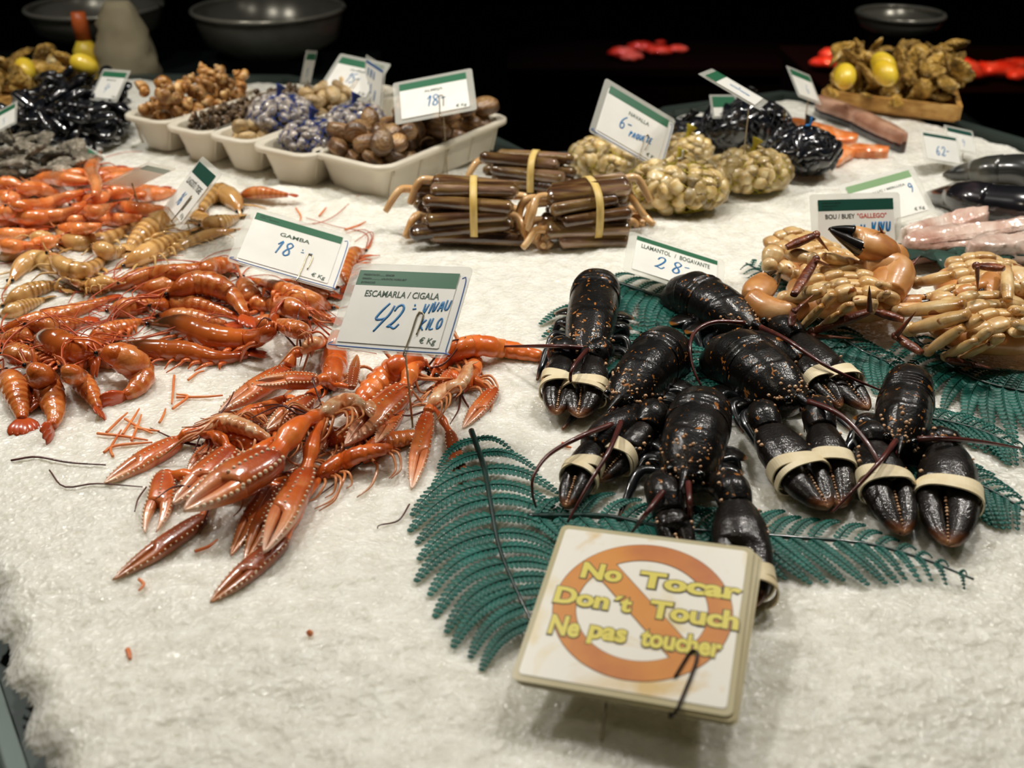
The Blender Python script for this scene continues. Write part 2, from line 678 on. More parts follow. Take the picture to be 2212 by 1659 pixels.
def poly_off(poly, d):
    c = poly.mean(0)
    out = []
    n = len(poly)
    for i in range(n):
        a, b, e = poly[i - 1], poly[i], poly[(i + 1) % n]
        t1, t2 = nrm(b - a), nrm(e - b)
        n1, n2 = np.array([t1[1], -t1[0]]), np.array([t2[1], -t2[0]])
        m = nrm(n1 + n2)
        out.append(b + m * d / max(.4, m @ n1))
    return np.array(out)

def build_counter():
    area = .5 * sum(outline[i][0] * outline[(i + 1) % len(outline)][1] - outline[(i + 1) % len(outline)][0] * outline[i][1] for i in range(len(outline)))
    sg = 1 if area > 0 else -1
    t = thing('display_counter', 'long dark steel counter that carries the bed of crushed ice', 'counter', (0, 1.0, -.85))
    rings = [(.004, -.03), (.016, -.03), (.016, -.004), (.040, -.004), (.043, -.012), (.043, -.85)]
    n = len(outline)
    v, q = [], []
    for k, (d, z) in enumerate(rings):
        p = poly_off(outline, d * sg)
        v.append(np.c_[p, np.full(n, z)])
        if k:
            i = np.arange(n)
            j = (i + 1) % n
            q.append(np.stack([(k - 1) * n + i, (k - 1) * n + j, k * n + j, k * n + i], 1))
    mb = MB()
    mb.add(np.vstack(v), np.vstack(q))
    part('rim', mb, M['steel'], t, False)
    # the tray floor under the ice, cut into triangles
    from mathutils.geometry import tessellate_polygon
    p = poly_off(outline, .012 * sg)
    pv = np.c_[p, np.full(n, -.04)]
    tri = tessellate_polygon([[Vector(x) for x in pv]])
    mb = MB()
    mb.add(pv, None, [list(x) for x in tri])
    part('ice_tray', mb, M['dark_steel'], t, False)

build_counter()

mb = MB()
mb.merge(box((-6, -1.5, -.87), (6, 9, -.85)))
struct('floor', mb, M['gloom_floor'])
mb = MB()
mb.merge(box((-6, 8.0, -.85), (6, 8.1, 3)))
struct('wall_back', mb, M['dark_wall'])
# ------------------------------------------------------------------ price cards and the warning sign
M['paper'] = mat('card_paper', [(0, '#e6e4dc'), (1, '#f0eee6')], 30, .45, coat=.12, coatr=.25, vary=0)
M['paper_old'] = mat('stained_paper', [(.1, '#e0cc98'), (.35, '#ebe6d8'), (.66, '#ece8dc'), (.9, '#d8b878')], 16, .4, coat=.2, coatr=.2, detail=5, vary=0, dist=1.0)
M['sleeve'] = mat('laminate_sleeve', '#e4e4da', 10, .3, alpha=.34, spec=.3, vary=0)
M['sleeve_old'] = mat('worn_laminate', [(0, '#d9d2b4'), (1, '#c8b98a')], 12, .2, alpha=.75, vary=0)
M['green_band'] = mat('green_print', '#2f6a4b', 10, .35, coat=.15, vary=.1)
M['green_dark'] = mat('dark_green_print', '#1d4b3f', 10, .35, coat=.15, vary=0)
M['green_light'] = mat('light_green_print', '#6a9659', 10, .35, coat=.15, vary=0)
M['ink_green'] = mat('dark_green_ink', '#2c4a34', 10, .5, vary=0)
M['ink_black'] = mat('black_ink', '#12241b', 10, .5, vary=0)
M['ink_red'] = mat('red_ink', '#c8402c', 10, .5, vary=0)
M['ink_blue'] = mat('blue_marker', [(0, '#0f5d96'), (1, '#1a7fb8')], 200, .4, vary=0)
M['line_blue'] = mat('blue_line', '#2a5a9a', 10, .4, vary=0)
M['wire'] = mat('clip_wire', '#a89a80', 10, .25, metal=1.0, vary=0)
M['wire_dark'] = mat('dark_clip_wire', '#2a211c', 10, .3, metal=.7, vary=0)
M['sign_orange'] = mat('orange_print', [(0, '#b8641c'), (.5, '#cf8222'), (1, '#d89030')], 18, .45, coat=.2, detail=5, vary=0)
M['sign_yellow'] = mat('yellow_print', '#dccd55', 10, .4, coat=.1, vary=0)
M['sign_outline'] = mat('dark_outline', '#4a3a1c', 10, .4, coat=.1, vary=0)

def text_mb(s, h, bold=0.0, shear=0.0, wide=None):
    """flat lettering: capital height h, starts at x = 0, base line on y = 0; wide fits it to a width"""
    cu = bpy.data.curves.new('lettering', 'FONT')
    cu.body = s
    cu.offset = bold
    cu.shear = shear
    cu.resolution_u = 3
    o = bpy.data.objects.new('lettering', cu)
    me = bpy.data.meshes.new_from_object(o)
    v = np.zeros(len(me.vertices) * 3)
    me.vertices.foreach_get('co', v)
    v = v.reshape(-1, 3)
    t = []
    for p in me.polygons:
        vs = list(p.vertices)
        for i in range(1, len(vs) - 1):
            t.append([vs[0], vs[i], vs[i + 1]])
    bpy.data.meshes.remove(me)
    bpy.data.objects.remove(o)
    bpy.data.curves.remove(cu)
    v[:, 2] = 0
    k = h / .70
    v *= k
    v[:, 0] -= v[:, 0].min()
    if wide:
        v[:, 0] *= wide / v[:, 0].max()
    mb = MB()
    mb.add(v, None, t)
    return mb

STROKE = {
    '4': [[(.48, 1.05), (.22, .72), (.06, .42), (.12, .33), (.4, .36), (.62, .44)], [(.78, .95), (.7, .6), (.5, .3), (.2, -.18)]],
    '2': [[(.12, .72), (.2, .92), (.4, 1), (.55, .86), (.5, .6), (.28, .25), (.05, .04), (.2, .08), (.45, .0), (.62, .2)]],
    '8': [[(.52, .86), (.3, 1), (.12, .84), (.2, .62), (.42, .4), (.48, .15), (.28, 0), (.1, .14), (.2, .42), (.45, .66), (.54, .86)]],
    '1': [[(.05, .68), (.3, 1), (.24, .5), (.16, 0)]],
    '5': [[(.55, 1), (.2, .96), (.15, .6), (.4, .58), (.5, .3), (.3, .02), (.05, .1)]],
    '6': [[(.5, 1), (.25, .75), (.1, .35), (.2, .05), (.42, .04), (.5, .28), (.35, .46), (.14, .32)]],
    '9': [[(.5, .8), (.3, 1), (.12, .8), (.25, .55), (.48, .72), (.46, .4), (.3, 0)]],
    '-': [[(.0, .55), (.4, .6)]],
    ':': [[(.1, .8), (.16, .66)], [(.06, .45), (.36, .5)]],
    'V': [[(.05, 1), (.2, 0), (.5, 1)]], 'I': [[(.2, 1), (.15, 0)]], 'A': [[(.02, 0), (.3, 1), (.5, 0)], [(.12, .35), (.46, .4)]],
    'U': [[(.05, 1), (.08, .2), (.3, .05), (.45, .3), (.5, 1)]], 'K': [[(.1, 1), (.05, 0)], [(.5, .95), (.12, .45), (.5, 0)]],
    'L': [[(.12, 1), (.08, .05), (.5, .08)]], 'O': [[(.3, 1), (.08, .6), (.2, .05), (.48, .3), (.46, .8), (.3, 1)]],
    'P': [[(.1, 1), (.06, 0)], [(.08, .98), (.45, .8), (.1, .5)]], 'Q': [[(.3, 1), (.08, .6), (.2, .05), (.48, .3), (.46, .8), (.3, 1)], [(.3, .3), (.55, -.1)]],
    'E': [[(.5, 1), (.1, .95), (.08, .05), (.5, .05)], [(.1, .5), (.4, .55)]], 'T': [[(.02, .95), (.55, 1)], [(.28, .97), (.24, 0)]],
    'R': [[(.1, 1), (.06, 0)], [(.08, .98), (.45, .8), (.1, .5), (.5, 0)]], ' ': [],
}

def pen(s, x, y, h, adv=.62, r=.0009, slant=.12, up=0.0):
    """marker handwriting"""
    mb = MB()
    for ch in s:
        for st in STROKE[ch]:
            p = np.array([(x + (a + slant * b) * h * .8, y + b * h, .0006) for a, b in st])
            mb.merge(tube(p, [r * .8, r, r, r * .75], 6, m=max(8, 4 * len(p)), flat=.25))
        x += adv * h * (.55 if ch in 'I1' else .4 if ch == ' ' else 1)
        y += up * h
    return mb

def place(t, ex, ey):
    ex = nrm(ex)
    ey = nrm(np.asarray(ey) - ex * (ex @ np.asarray(ey)))
    ez = np.cross(ex, ey)
    A = np.eye(4)
    A[:3, 0], A[:3, 1], A[:3, 2], A[:3, 3] = ex, ey, ez, t
    return A

POSE = {
    'escamarla': ([-0.098, 0.6824, 0.0806], [0.9124, -0.3854, 0.138], [0.2362, 0.7709, 0.5915], 1.0),  # err 0.2
    'gamba': ([-0.2316, 0.9223, 0.0353], [0.9548, -0.0272, -0.296], [0.1432, 0.9147, 0.3779], 1.0),  # err 0.2
    'lobster': ([0.1654, 0.9289, 0.0199], [0.9541, -0.1411, -0.264], [0.186, 0.9705, 0.1534], 0.983),  # err 0.8
    'crab': ([0.3861, 1.026, 0.0068], [0.9918, 0.1261, -0.0185], [-0.0507, 0.5239, 0.8503], 0.961),  # err 0.7
    'fish': ([0.452, 1.1041, 0.0202], [0.9614, 0.1823, 0.206], [-0.2693, 0.7764, 0.5698], 0.87),  # err 0.4
    'razor': ([0.1432, 1.2149, 0.0707], [0.8522, 0.1118, -0.5112], [0.2855, 0.7194, 0.6332], 1.0),  # err 2.4
    'clam': ([-0.0989, 1.2883, 0.093], [0.9836, 0.0302, 0.1776], [-0.1099, 0.8819, 0.4585], 0.982),  # err 6.7
    'cockle': ([-0.2534, 1.5116, 0.0615], [0.8376, -0.5452, -0.0353], [0.4504, 0.6525, 0.6094], 0.914),  # err 3.2
    'net': ([-0.2097, 1.4872, 0.0508], [0.4131, -0.9105, 0.0193], [0.1514, 0.0896, 0.9844], 0.868),  # err 1.9
    'far': ([-0.3249, 1.5906, 0.0571], [0.0374, 0.9729, -0.2281], [0.2698, 0.2099, 0.9398], 0.676),  # err 2.1
    'mussel': ([-0.6162, 1.5113, 0.0532], [0.7927, -0.6008, 0.1034], [0.3484, 0.5857, 0.7318], 0.672),  # err 1.8
    'border': ([-0.7078, 1.3751, 0.0489], [0.8763, -0.2314, 0.4226], [-0.1157, 0.7504, 0.6508], 0.456),  # err 1.6
    'flat': ([-0.6339, 1.352, 0.0165], [0.7235, -0.683, -0.1003], [0.671, 0.7299, -0.1304], 0.794),  # err 6.5
    'prawn': ([-0.3886, 1.0826, 0.0346], [0.4572, -0.8835, 0.1015], [0.6079, 0.3938, 0.6895], 0.981),  # err 4.5
    'shrimp': ([-0.4632, 1.1373, 0.049], [0.057, 0.9144, -0.4009], [0.915, 0.1128, 0.3874], 0.761),  # err 7.7
    'edge': ([0.3041, 1.2305, 0.123], [0.3215, 0.9322, -0.166], [-0.8382, 0.3618, 0.4082], 1.049),  # err 2.2
    'green': ([0.3056, 1.4187, 0.0521], [0.9039, 0.4138, -0.108], [-0.1316, 0.5094, 0.8504], 0.428),  # err 2.0
    'fillet': ([0.4408, 1.484, 0.0606], [0.6934, 0.6305, -0.3486], [-0.2744, 0.6785, 0.6814], 0.662),  # err 3.1
    'salmon': ([0.5917, 1.3277, 0.016], [0.946, 0.2432, -0.2141], [-0.0365, 0.7365, 0.6754], 0.607),  # err 3.8
    'behind': ([0.6341, 1.3688, 0.0179], [0.9204, 0.2961, -0.2553], [-0.0584, 0.7497, 0.6592], 0.503),  # err 0.8
    'sign': ([0.0576, 0.379, 0.027], [0.954, -0.2887, 0.0805], [0.2767, 0.9516, 0.1339], 0.879),  # err 2.8
}
CW, CH = .092, .066

def price_card(key, label, head=.2, band='green_band', title=None, tx=(.12, .88), ty=.60, th=.075, ink='ink_green', marks=(), unit=True,
               clip=.72, stake=True, extra=None, backing=False, lines=(), sleeve_m=(.009, .007), group=None):
    t, ex, ey, s = POSE[key]
    A = place(t, ex, ey)
    Sc = np.diag([s, s, s, 1.0])
    A = A @ Sc
    foot = np.array(t)
    root = thing('price_card', label, 'price card', (foot[0], foot[1], ice_h(foot[0], foot[1])), group)
    def put(nm, mb, m, smooth=False, lab=None):
        return part(nm, mb.xform(A), M[m], root, smooth, lab)
    def up(mb, z):
        mb.v = [x + np.array([0, 0, z]) for x in mb.v]
        return mb
    mx, my = sleeve_m
    sl = rect_solid(CW + 2 * mx, CH + 2 * my, .0006, .004)
    sl.v = [x + np.array([0, -my, -.0013]) for x in sl.v]
    put('laminate_sleeve', sl, 'sleeve')
    if backing:
        b = rect_solid(CW + .010, CH + .004, .0003, .005)
        b.v = [x + np.array([.004, -.005, -.0006]) for x in b.v]
        bo = put('backing_sheet', b, 'paper')
        g = MB()
        hw, lo, hi = CW / 2 + .0066, -.0032, CH - .004
        pts = [(-hw + .003, lo + .003), (-hw + .006, lo), (hw - .004, lo), (hw, lo + .004), (hw, hi - .004), (hw - .004, hi)]
        g.merge(tube([(a, c, -.0001) for a, c in pts], .0005, 4, m=60, flat=.3))
        part('blue_border', g.xform(A), M['line_blue'], bo, False)
    pp = rect_solid(CW, CH, .0004, .0008, 2)
    put('paper', pp, 'paper')
    hb = MB()
    hb.add([(-CW / 2, CH * (1 - head), .0005), (CW / 2, CH * (1 - head), .0005), (CW / 2, CH, .0005), (-CW / 2, CH, .0005)], [[0, 1, 2, 3]])
    put('header_band', hb, band)
    if lines:
        lb = MB()
        for i, ln in enumerate(lines):
            tb = text_mb(ln, CH * head * .12, .012, .2)
            tb.v = [x + np.array([-CW / 2 + CW * .05, CH * (1 - head * (.36 + .26 * i)), .0007]) for x in tb.v]
            lb.merge(tb)
        put('header_lettering', lb, 'ink_black')
    if title:
        for seg, (x0, x1), ik in (title if isinstance(title, list) else [(title, tx, ink)]):
            tb = text_mb(seg, CH * th, .018, .0, CW * (x1 - x0))
            tb.v = [x + np.array([-CW / 2 + CW * x0, CH * ty, .0006]) for x in tb.v]
            put('title_lettering', tb, ik)
    mk = MB()
    for (sx, x, y, h, kw) in marks:
        mk.merge(pen(sx, -CW / 2 + CW * x, CH * y, CH * h, **kw))
    if mk.n:
        put('handwritten_price', mk, 'ink_blue', True)
    if unit:
        tb = text_mb('€ Kg', CH * .075, .015, .1)
        w = tb.verts()[:, 0].max()
        tb.v = [x + np.array([CW / 2 - w - CW * .04, CH * .05, .0006]) for x in tb.v]
        put('unit_lettering', tb, 'ink_green')
    if clip:
        x = -CW / 2 + CW * clip
        pts = [(x + .004, .010, .0012), (x + .005, .026, .0012), (x + .0025, .030, .0012), (x - .0005, .028, .0012), (x - .001, .010, .0012), (x - .002, -.006, .0012), (x - .002, -.0085, -.0006), (x - .002, -.004, -.0024), (x - .001, .012, -.0024)]
        put('paper_clip', tube(pts, .0006, 6, m=50), 'wire', True)
    if stake:
        top = (A @ np.array([0.01, .012, -.0022, 1]))[:3]
        g = np.array([top[0] + .003, top[1] + .004, ice_h(top[0], top[1]) - .012])
        if top[2] - g[2] > .012:
            part('wire_stake', tube([top, (top + g) / 2 + (0, .002, 0), g], .0009, 6, m=8), M['wire'], root)
    return root

price_card('escamarla', 'laminated price card reading ESCAMARLA / CIGALA 42, clipped above the langoustines', .21, title='ESCAMARLA / CIGALA', tx=(.13, .87), ty=.635, th=.085,
           lines=('PRESENTACIÓ ........ SENCER', 'ORIGEN ............... ATLÀNTIC NORD-EST', 'EXTRACCIÓ'), backing=True,
           marks=[('42', .30, .22, .32, dict(r=.0011, adv=.62)), (':', .635, .40, .20, dict(r=.0008)), ('VIVAU', .745, .43, .14, dict(up=.12, adv=.56, r=.0009)), ('KILO', .76, .22, .15, dict(up=.06, adv=.56, r=.0009))])
price_card('gamba', 'laminated price card reading GAMBA 18 propped on the red prawns', .15, title='GAMBA', tx=(.33, .67), ty=.66, backing=True,
           lines=('PRESENTACIÓ', 'ORIGEN ....... MEDITERRANI'), marks=[('18', .33, .3, .27, dict(adv=.8, r=.001)), (':-', .6, .36, .2, dict(r=.0006))], clip=.7)
price_card('lobster', 'price card reading LLAMANTOL 28 lying behind the black lobsters', .13, title=[('LLAMANTOL', (.07, .43), 'ink_green'), ('/', (.475, .495), 'ink_green'), ('BOGAVANTE', (.54, .91), 'ink_green')], ty=.68, th=.12,
           lines=('PRESENTACIÓ', 'ORIGEN'), marks=[('28', .25, .25, .33, dict(adv=.85, r=.0011)), ('-', .6, .36, .25, {})], clip=None)
price_card('crab', 'upright price card reading BOU / BUEY GALLEGO behind the crabs', .2, 'green_dark', title=[('BOU / BUEY', (.09, .48), 'ink_black'), ('"GALLEGO"', (.51, .9), 'ink_red')], ty=.66, th=.08,
           lines=('PRESENTACIÓ SENCER', 'ORIGEN ATLÀNTIC', 'EXTRACCIÓ'), marks=[('AU', .42, .38, .17, dict(adv=1.0, r=.0012)), ('VIVU', .69, .42, .17, dict(r=.0013)), ('LO', .78, .16, .17, dict(r=.0013))], clip=None)
price_card('fish', 'price card with a light green band standing behind the BOU / BUEY card', .17, 'green_light', title='LLUÇ / MERLUZA', tx=(.35, .85), ty=.68, th=.05, marks=[('9', .86, .48, .22, {})], clip=None)
price_card('razor', 'tilted price card reading 6 PAQUETE above the netted clams', .17, title='NAVALLA', tx=(.38, .72), ty=.64, th=.08, marks=[('6-', .28, .3, .27, dict(r=.001)), ('PAQUETE', .47, .23, .12, dict(r=.001, adv=.62, up=.12))], clip=.72, backing=True)
price_card('clam', 'price card reading 18 stuck in the tray of large brown clams', .2, title='ALMEJA', tx=(.36, .64), ty=.64, th=.06, marks=[('18-', .38, .22, .3, dict(r=.001))], clip=.58)
price_card('cockle', 'price card reading 15 behind the tray of pale clams', .2, title='CLOÏSSA', tx=(.35, .7), ty=.66, th=.06, marks=[('15-', .38, .3, .3, dict(r=.001))], clip=.6)
price_card('net', 'narrow-looking price card turned sideways in front of the 15 card', .08, 'line_blue', marks=[('VIVA', .12, .62, .22, dict(r=.0016, adv=.9)), ('LO', .2, .2, .3, dict(r=.0016)), ('V', .6, .1, .3, dict(r=.0016))], clip=None, unit=False)
price_card('far', 'price card seen edge-on beside the scale', .22, marks=[('15', .3, .2, .3, {})], clip=None, unit=False)
price_card('mussel', 'small price card standing in the heap of black mussels', .2, title='MUSCLO', tx=(.3, .7), ty=.66, th=.06, marks=[('4-', .35, .25, .3, {})], clip=None)
price_card('border', 'price card cut off by the picture edge beside the mussels', .24, marks=[('5', .4, .2, .3, {})], clip=None, unit=False)
price_card('flat', 'price card lying flat on the ice below the mussels', .2, title='OSTRA', tx=(.35, .65), ty=.66, th=.06, marks=[('12', .38, .25, .3, {})], clip=None, stake=False)
price_card('prawn', 'price card with a dark green band leaning among the striped prawns', .24, 'green_dark', title='LLAGOSTÍ / TIGRE', tx=(.08, .9), ty=.56, th=.12, ink='ink_black', marks=[('16', .3, .16, .26, dict(r=.0012))], clip=.7)
price_card('shrimp', 'price card seen flat-on edge, glowing red above the orange shrimps', .2, marks=(), clip=None, unit=False)
price_card('edge', 'price card seen from a low angle on the black mussel bags', .22, marks=[('8-', .4, .2, .4, {})], clip=None, unit=False)
price_card('green', 'price card with only its green band showing behind the mussel bags', .55, marks=(), clip=None, unit=False)
price_card('fillet', 'small price card above the dark-skinned fish fillets', .24, marks=[('6', .5, .2, .35, {})], clip=None, unit=False)
price_card('salmon', 'price card in a clear stand, foremost of two behind the dark fish', .12, 'green_dark', marks=[('62-', .3, .2, .35, dict(r=.0014))], clip=None, unit=False)
price_card('behind', 'price card in a clear stand, hindmost of two behind the dark fish', .2, 'green_dark', marks=[('9', .5, .2, .35, {})], clip=None, unit=False)

def warning_sign():
    t, ex, ey, s = POSE['sign']
    A = place(t, ex, ey) @ np.diag([s, s, s, 1.0])
    root = thing('warning_sign', 'square laminated No Tocar / Dont Touch / Ne pas toucher sign with orange prohibition ring', 'sign', (t[0], t[1], 0))
    W = .14
    def put(nm, mb, m, dz=0, smooth=False):
        mb.v = [x + np.array([0, 0, dz]) for x in mb.v]
        return part(nm, mb.xform(A), M[m], root, smooth)
    b = rect_solid(W, W, .0007, .005)
    put('laminate_sleeve', b, 'sleeve_old', -.0008)
    for k, (dx, dy, rz) in enumerate(((.002, -.0015, .012), (.0035, -.002, .022))):
        b = rect_solid(W, W, .0007, .005)
        c, sn = math.cos(-rz), math.sin(-rz)
        b.v = [np.c_[x[:, 0] * c - x[:, 1] * sn + dx, x[:, 0] * sn + x[:, 1] * c + dy, x[:, 2]] for x in b.v]
        put('spare_sheet', b, 'sleeve_old', -.0026 - .0018 * k)
    b = rect_solid(W - .008, W - .009, .0003, .003)
    b.v = [x + np.array([0, .0048, 0]) for x in b.v]
    put('paper', b, 'paper_old', .0)
    cx, cy, ro, ri = .002, .0715, .0600, .0445
    def ring(ro, ri, z, bw):
        g = MB()
        n = 96
        a = np.linspace(0, 2 * PI, n, endpoint=False)
        sq = .97
        v = np.vstack([np.c_[cx + ro * np.cos(a), cy + ro * sq * np.sin(a), np.full(n, z)], np.c_[cx + ri * np.cos(a), cy + ri * sq * np.sin(a), np.full(n, z)]])
        i = np.arange(n)
        g.add(v, np.stack([i, (i + 1) % n, n + (i + 1) % n, n + i], 1))
        d = np.array([math.cos(2.36), math.sin(2.36)])
        e = np.array([-d[1], d[0]])
        r2 = (ro + ri) / 2
        p = [np.array([cx, cy]) + d * sx * r2 + e * sy * bw for sx, sy in ((1, 1), (1, -1), (-1, -1), (-1, 1))]
        g.add([(x[0], x[1], z + .00004) for x in p], [[0, 1, 2, 3][::-1]])
        return g
    put('ring_outline', ring(ro + .0005, ri - .0005, 0, .0088), 'sign_outline', .0004)
    put('prohibition_ring', ring(ro, ri, 0, .0082), 'sign_orange', .0006)
    for tx, x0, x1, y, h in (('No', -.045, -.016, .0915, .0135), ('Tocar', -.004, .066, .0905, .0135), ('Don', -.0585, -.020, .0665, .0135), ("´t", -.0175, -.0045, .0668, .0125), ('Touch', .0075, .0665, .0655, .0140),
                             ('Ne', -.0555, -.0345, .0400, .0150), ('pas', -.0285, -.003, .0415, .0140), ('toucher', .006, .0585, .0415, .0140)):
        for nm, bold, mm, z in (('lettering_outline', .085, 'sign_outline', .0008), ('lettering', .045, 'sign_yellow', .0010)):
            g = text_mb(tx, h, bold, 0, x1 - x0)
            e = 0 if bold < .05 else .0006
            g.v = [q * np.array([(x1 - x0 + 2 * e) / (x1 - x0), 1, 1]) + np.array([x0 - e, y, 0]) for q in g.v]
            put(nm, g, mm, z)
    pts = [(.0325, .021, .0016), (.0385, .040, .0016), (.0405, .0425, .0016), (.0435, .0415, .0016), (.0432, .030, .0016), (.0385, .004, .0016), (.037, -.003, .0012), (.035, -.0045, -.0016), (.033, -.003, -.0045), (.034, .02, -.0045)]
    put('paper_clip', tube(pts, .0011, 8, m=60), 'wire_dark', 0, True)
    top = (A @ np.array([-.008, .004, -.0068, 1]))[:3]
    g = np.array([top[0] - .004, top[1] - .016, ice_h(top[0], top[1] - .016) - .008])
    part('wire_stake', tube([top, (top + g) / 2, g], .0011, 6, m=6), M['wire'], root)
    top = (A @ np.array([.02, .09, -.0062, 1]))[:3]
    g = np.array([top[0] + .006, top[1] + .004, ice_h(top[0], top[1]) - .01])
    part('wire_stake', tube([top, (top + g) / 2, g], .0011, 6, m=6), M['wire'], root)

warning_sign()
# ------------------------------------------------------------------ lobsters
M['lob'] = mat('black_lobster_shell', [(0, '#080706'), (.6, '#100d0b'), (1, '#221912')], 45, .42, bump=(480, .45, .0008), coat=.40, coatr=.07, specks=(165, .655, '#a8692c'), vary=.1, spec=.15)
M['lob_plain'] = mat('black_claw_shell', [(0, '#0a0807'), (.6, '#15100c'), (1, '#281c13')], 40, .40, bump=(520, .5, .0008), coat=.5, coatr=.07, spec=.15, specks=(220, .75, '#8a4f22'), uramp=[(0, '#14110f'), (.88, '#1c1510'), (.95, '#7a4420'), (1, '#e0a070')], umix=.5, vary=.1)
M['lob_leg'] = mat('blue_black_leg', [(0, '#090c10'), (1, '#171a1e')], 60, .3, coat=.6, uramp=[(0, '#101214'), (.85, '#14161a'), (1, '#a5652c')], umix=.45)
M['lob_fan'] = mat('tail_fan_shell', [(0, '#0a0908'), (1, '#1a1510')], 60, .3, coat=.6, uramp=[(0, '#0c0b0a'), (.86, '#14110d'), (.95, '#b06a1c'), (1, '#d08a30')], umix=.75)
M['tuber'] = mat('orange_knobs', [(0, '#b87a44'), (1, '#e2c09a')], 200, .35, coat=.5)
M['antenna'] = mat('red_brown_feeler', [(0, '#3a1512'), (1, '#5e231a')], 150, .35, coat=.4)
M['eye'] = mat('black_eye', '#050505', 10, .08, coat=1.0, vary=0)
M['band'] = mat('cream_rubber_band', [(0, '#dcc9a0'), (1, '#efe2c0')], 60, .5, spec=.3, vary=.05)
M['band_y'] = mat('yellow_rubber_band', [(0, '#d9b45c'), (1, '#e8cd84')], 60, .45, vary=.05)

def ip(x, xs, ys):
    return np.interp(x, xs, ys)

def chela(base, tip, W, T, side=1, up=(0, 0, 1), style='lobster', gap=.02, openang=0.0, m=34, n=16):
    """a claw from wrist to tip: (palm with fixed finger, moving finger, knob places, frame)"""
    base, tip = np.asarray(base, float), np.asarray(tip, float)
    L = np.linalg.norm(tip - base)
    a = (tip - base) / L
    up = np.asarray(up, float)
    up = nrm(up - a * (up @ a))
    s = np.cross(a, up) * side
    if style == 'lobster':
        wx, wy = [0, .05, .13, .28, .45, .62, .78, .9, .97, 1], [.34, .56, .76, .95, 1, .97, .85, .62, .36, .10]
        tx, ty = [0, .1, .3, .5, .75, .95, 1], [.5, .8, 1, .95, .7, .35, .1]
        u0, sl0, sl1, ex = .47, .22, .05, .95
    elif style == 'slim':
        wx, wy = [0, .06, .2, .45, .6, .75, .9, .97, 1], [.5, .75, .95, 1, .95, .75, .45, .24, .08]
        tx, ty = [0, .1, .4, .6, .85, 1], [.6, .85, 1, .85, .5, .12]
        u0, sl0, sl1, ex = .52, .12, .0, .72
    else:
        wx, wy = [0, .06, .2, .4, .58, .75, .9, .97, 1], [.55, .8, 1.0, 1.0, .86, .62, .36, .2, .06]
        tx, ty = [0, .1, .35, .55, .8, 1], [.6, .9, 1, .85, .5, .12]
        u0, sl0, sl1, ex = .55, .1, .0, .95
    u = np.linspace(0, 1, m)
    w = ip(u, wx, wy)
    sl = sl0 + (sl1 - sl0) * np.clip((u - u0) / (1 - u0), 0, 1)
    k = np.clip((u - u0) / .05, 0, 1)
    r = w * (1 - k) + np.minimum(sl * w - gap * np.sin(np.clip((u - u0) / (1 - u0), 0, 1) * PI * .95) - .01, w) * k
    l = -w
    tt = ip(u, tx, ty)
    bend = .06 * np.clip(u - .5, 0, 1) ** 2 * 4
    cx = ((l + r) / 2 + bend) * W / 2
    rx = np.maximum((r - l) / 2, .03) * W / 2
    rz = tt * T / 2 * np.minimum(1, .35 + .65 * (rx / (w * W / 2 + 1e-6)) ** .5)
    c = base + np.outer(u * L, a) + np.outer(cx, s)
    fixed = loft(c, s, up, rx, rz, n, ex)
    # moving finger
    m2 = int(m * .6)
    v = np.linspace(u0 - .05, 1, m2)
    w2 = ip(v, wx, wy)
    sl2 = sl0 + (sl1 - sl0) * np.clip((v - u0) / (1 - u0), 0, 1)
    l2 = sl2 * w2 + gap * np.sin(np.clip((v - u0) / (1 - u0), 0, 1) * PI * .95)
    r2 = w2 * 1.0
    b2 = -.05 * np.clip(v - .5, 0, 1) ** 2 * 4
    c2 = ((l2 + r2) / 2 + b2) * W / 2
    x2 = np.maximum((r2 - l2) / 2, .03) * W / 2
    x2[0] *= .7
    z2 = ip(v, tx, ty) * T / 2 * .86 * np.minimum(1, .45 + .55 * (x2 / (w2 * W / 2 + 1e-6)) ** .5)
    piv = base + a * (u0 - .03) * L + s * w2[0] * W / 2 * .55
    q = base + np.outer(v * L, a) + np.outer(c2, s)
    S2, A2 = s, a
    if openang:
        ca, sa = math.cos(openang), math.sin(openang)
        d = q - piv
        da, ds = d @ a, d @ s
        dz = d @ up
        q = piv + np.outer(da * ca - ds * sa, a) + np.outer(da * sa + ds * ca, s) + np.outer(dz, up)
        S2 = s * ca - a * sa
    mov = loft(q, S2, up, x2, z2, n, ex, u=np.linspace(.45, 1, m2))
    return fixed, mov, dict(L=L, a=a, s=s, up=up, u=u, c=c, rx=rx, rz=rz, q=q, x2=x2, z2=z2, S2=S2, W=W, T=T, w=w, base=base, piv=piv)

def add_band(fr, W, T, uu, parent, m='band', tilt=.0, wide=.0098, twice=True):
    i = int(uu * (len(fr['u']) - 1))
    w = fr['w'][i] * W / 2
    c = fr['base'] + fr['a'] * uu * fr['L']
    part('rubber_band', ring_band(c, fr['s'], fr['up'], w + .0006, T / 2 * .98 + .0006, wide, fr['a'], n=48, tilt=tilt), M[m], parent, False)
    if twice:
        part('rubber_band', ring_band(c + fr['a'] * wide * .55, fr['s'], fr['up'], w * .985 + .0012, T / 2 * .95 + .0012, wide * .55, fr['a'], n=48, tilt=-tilt * .6), M[m], parent, False)

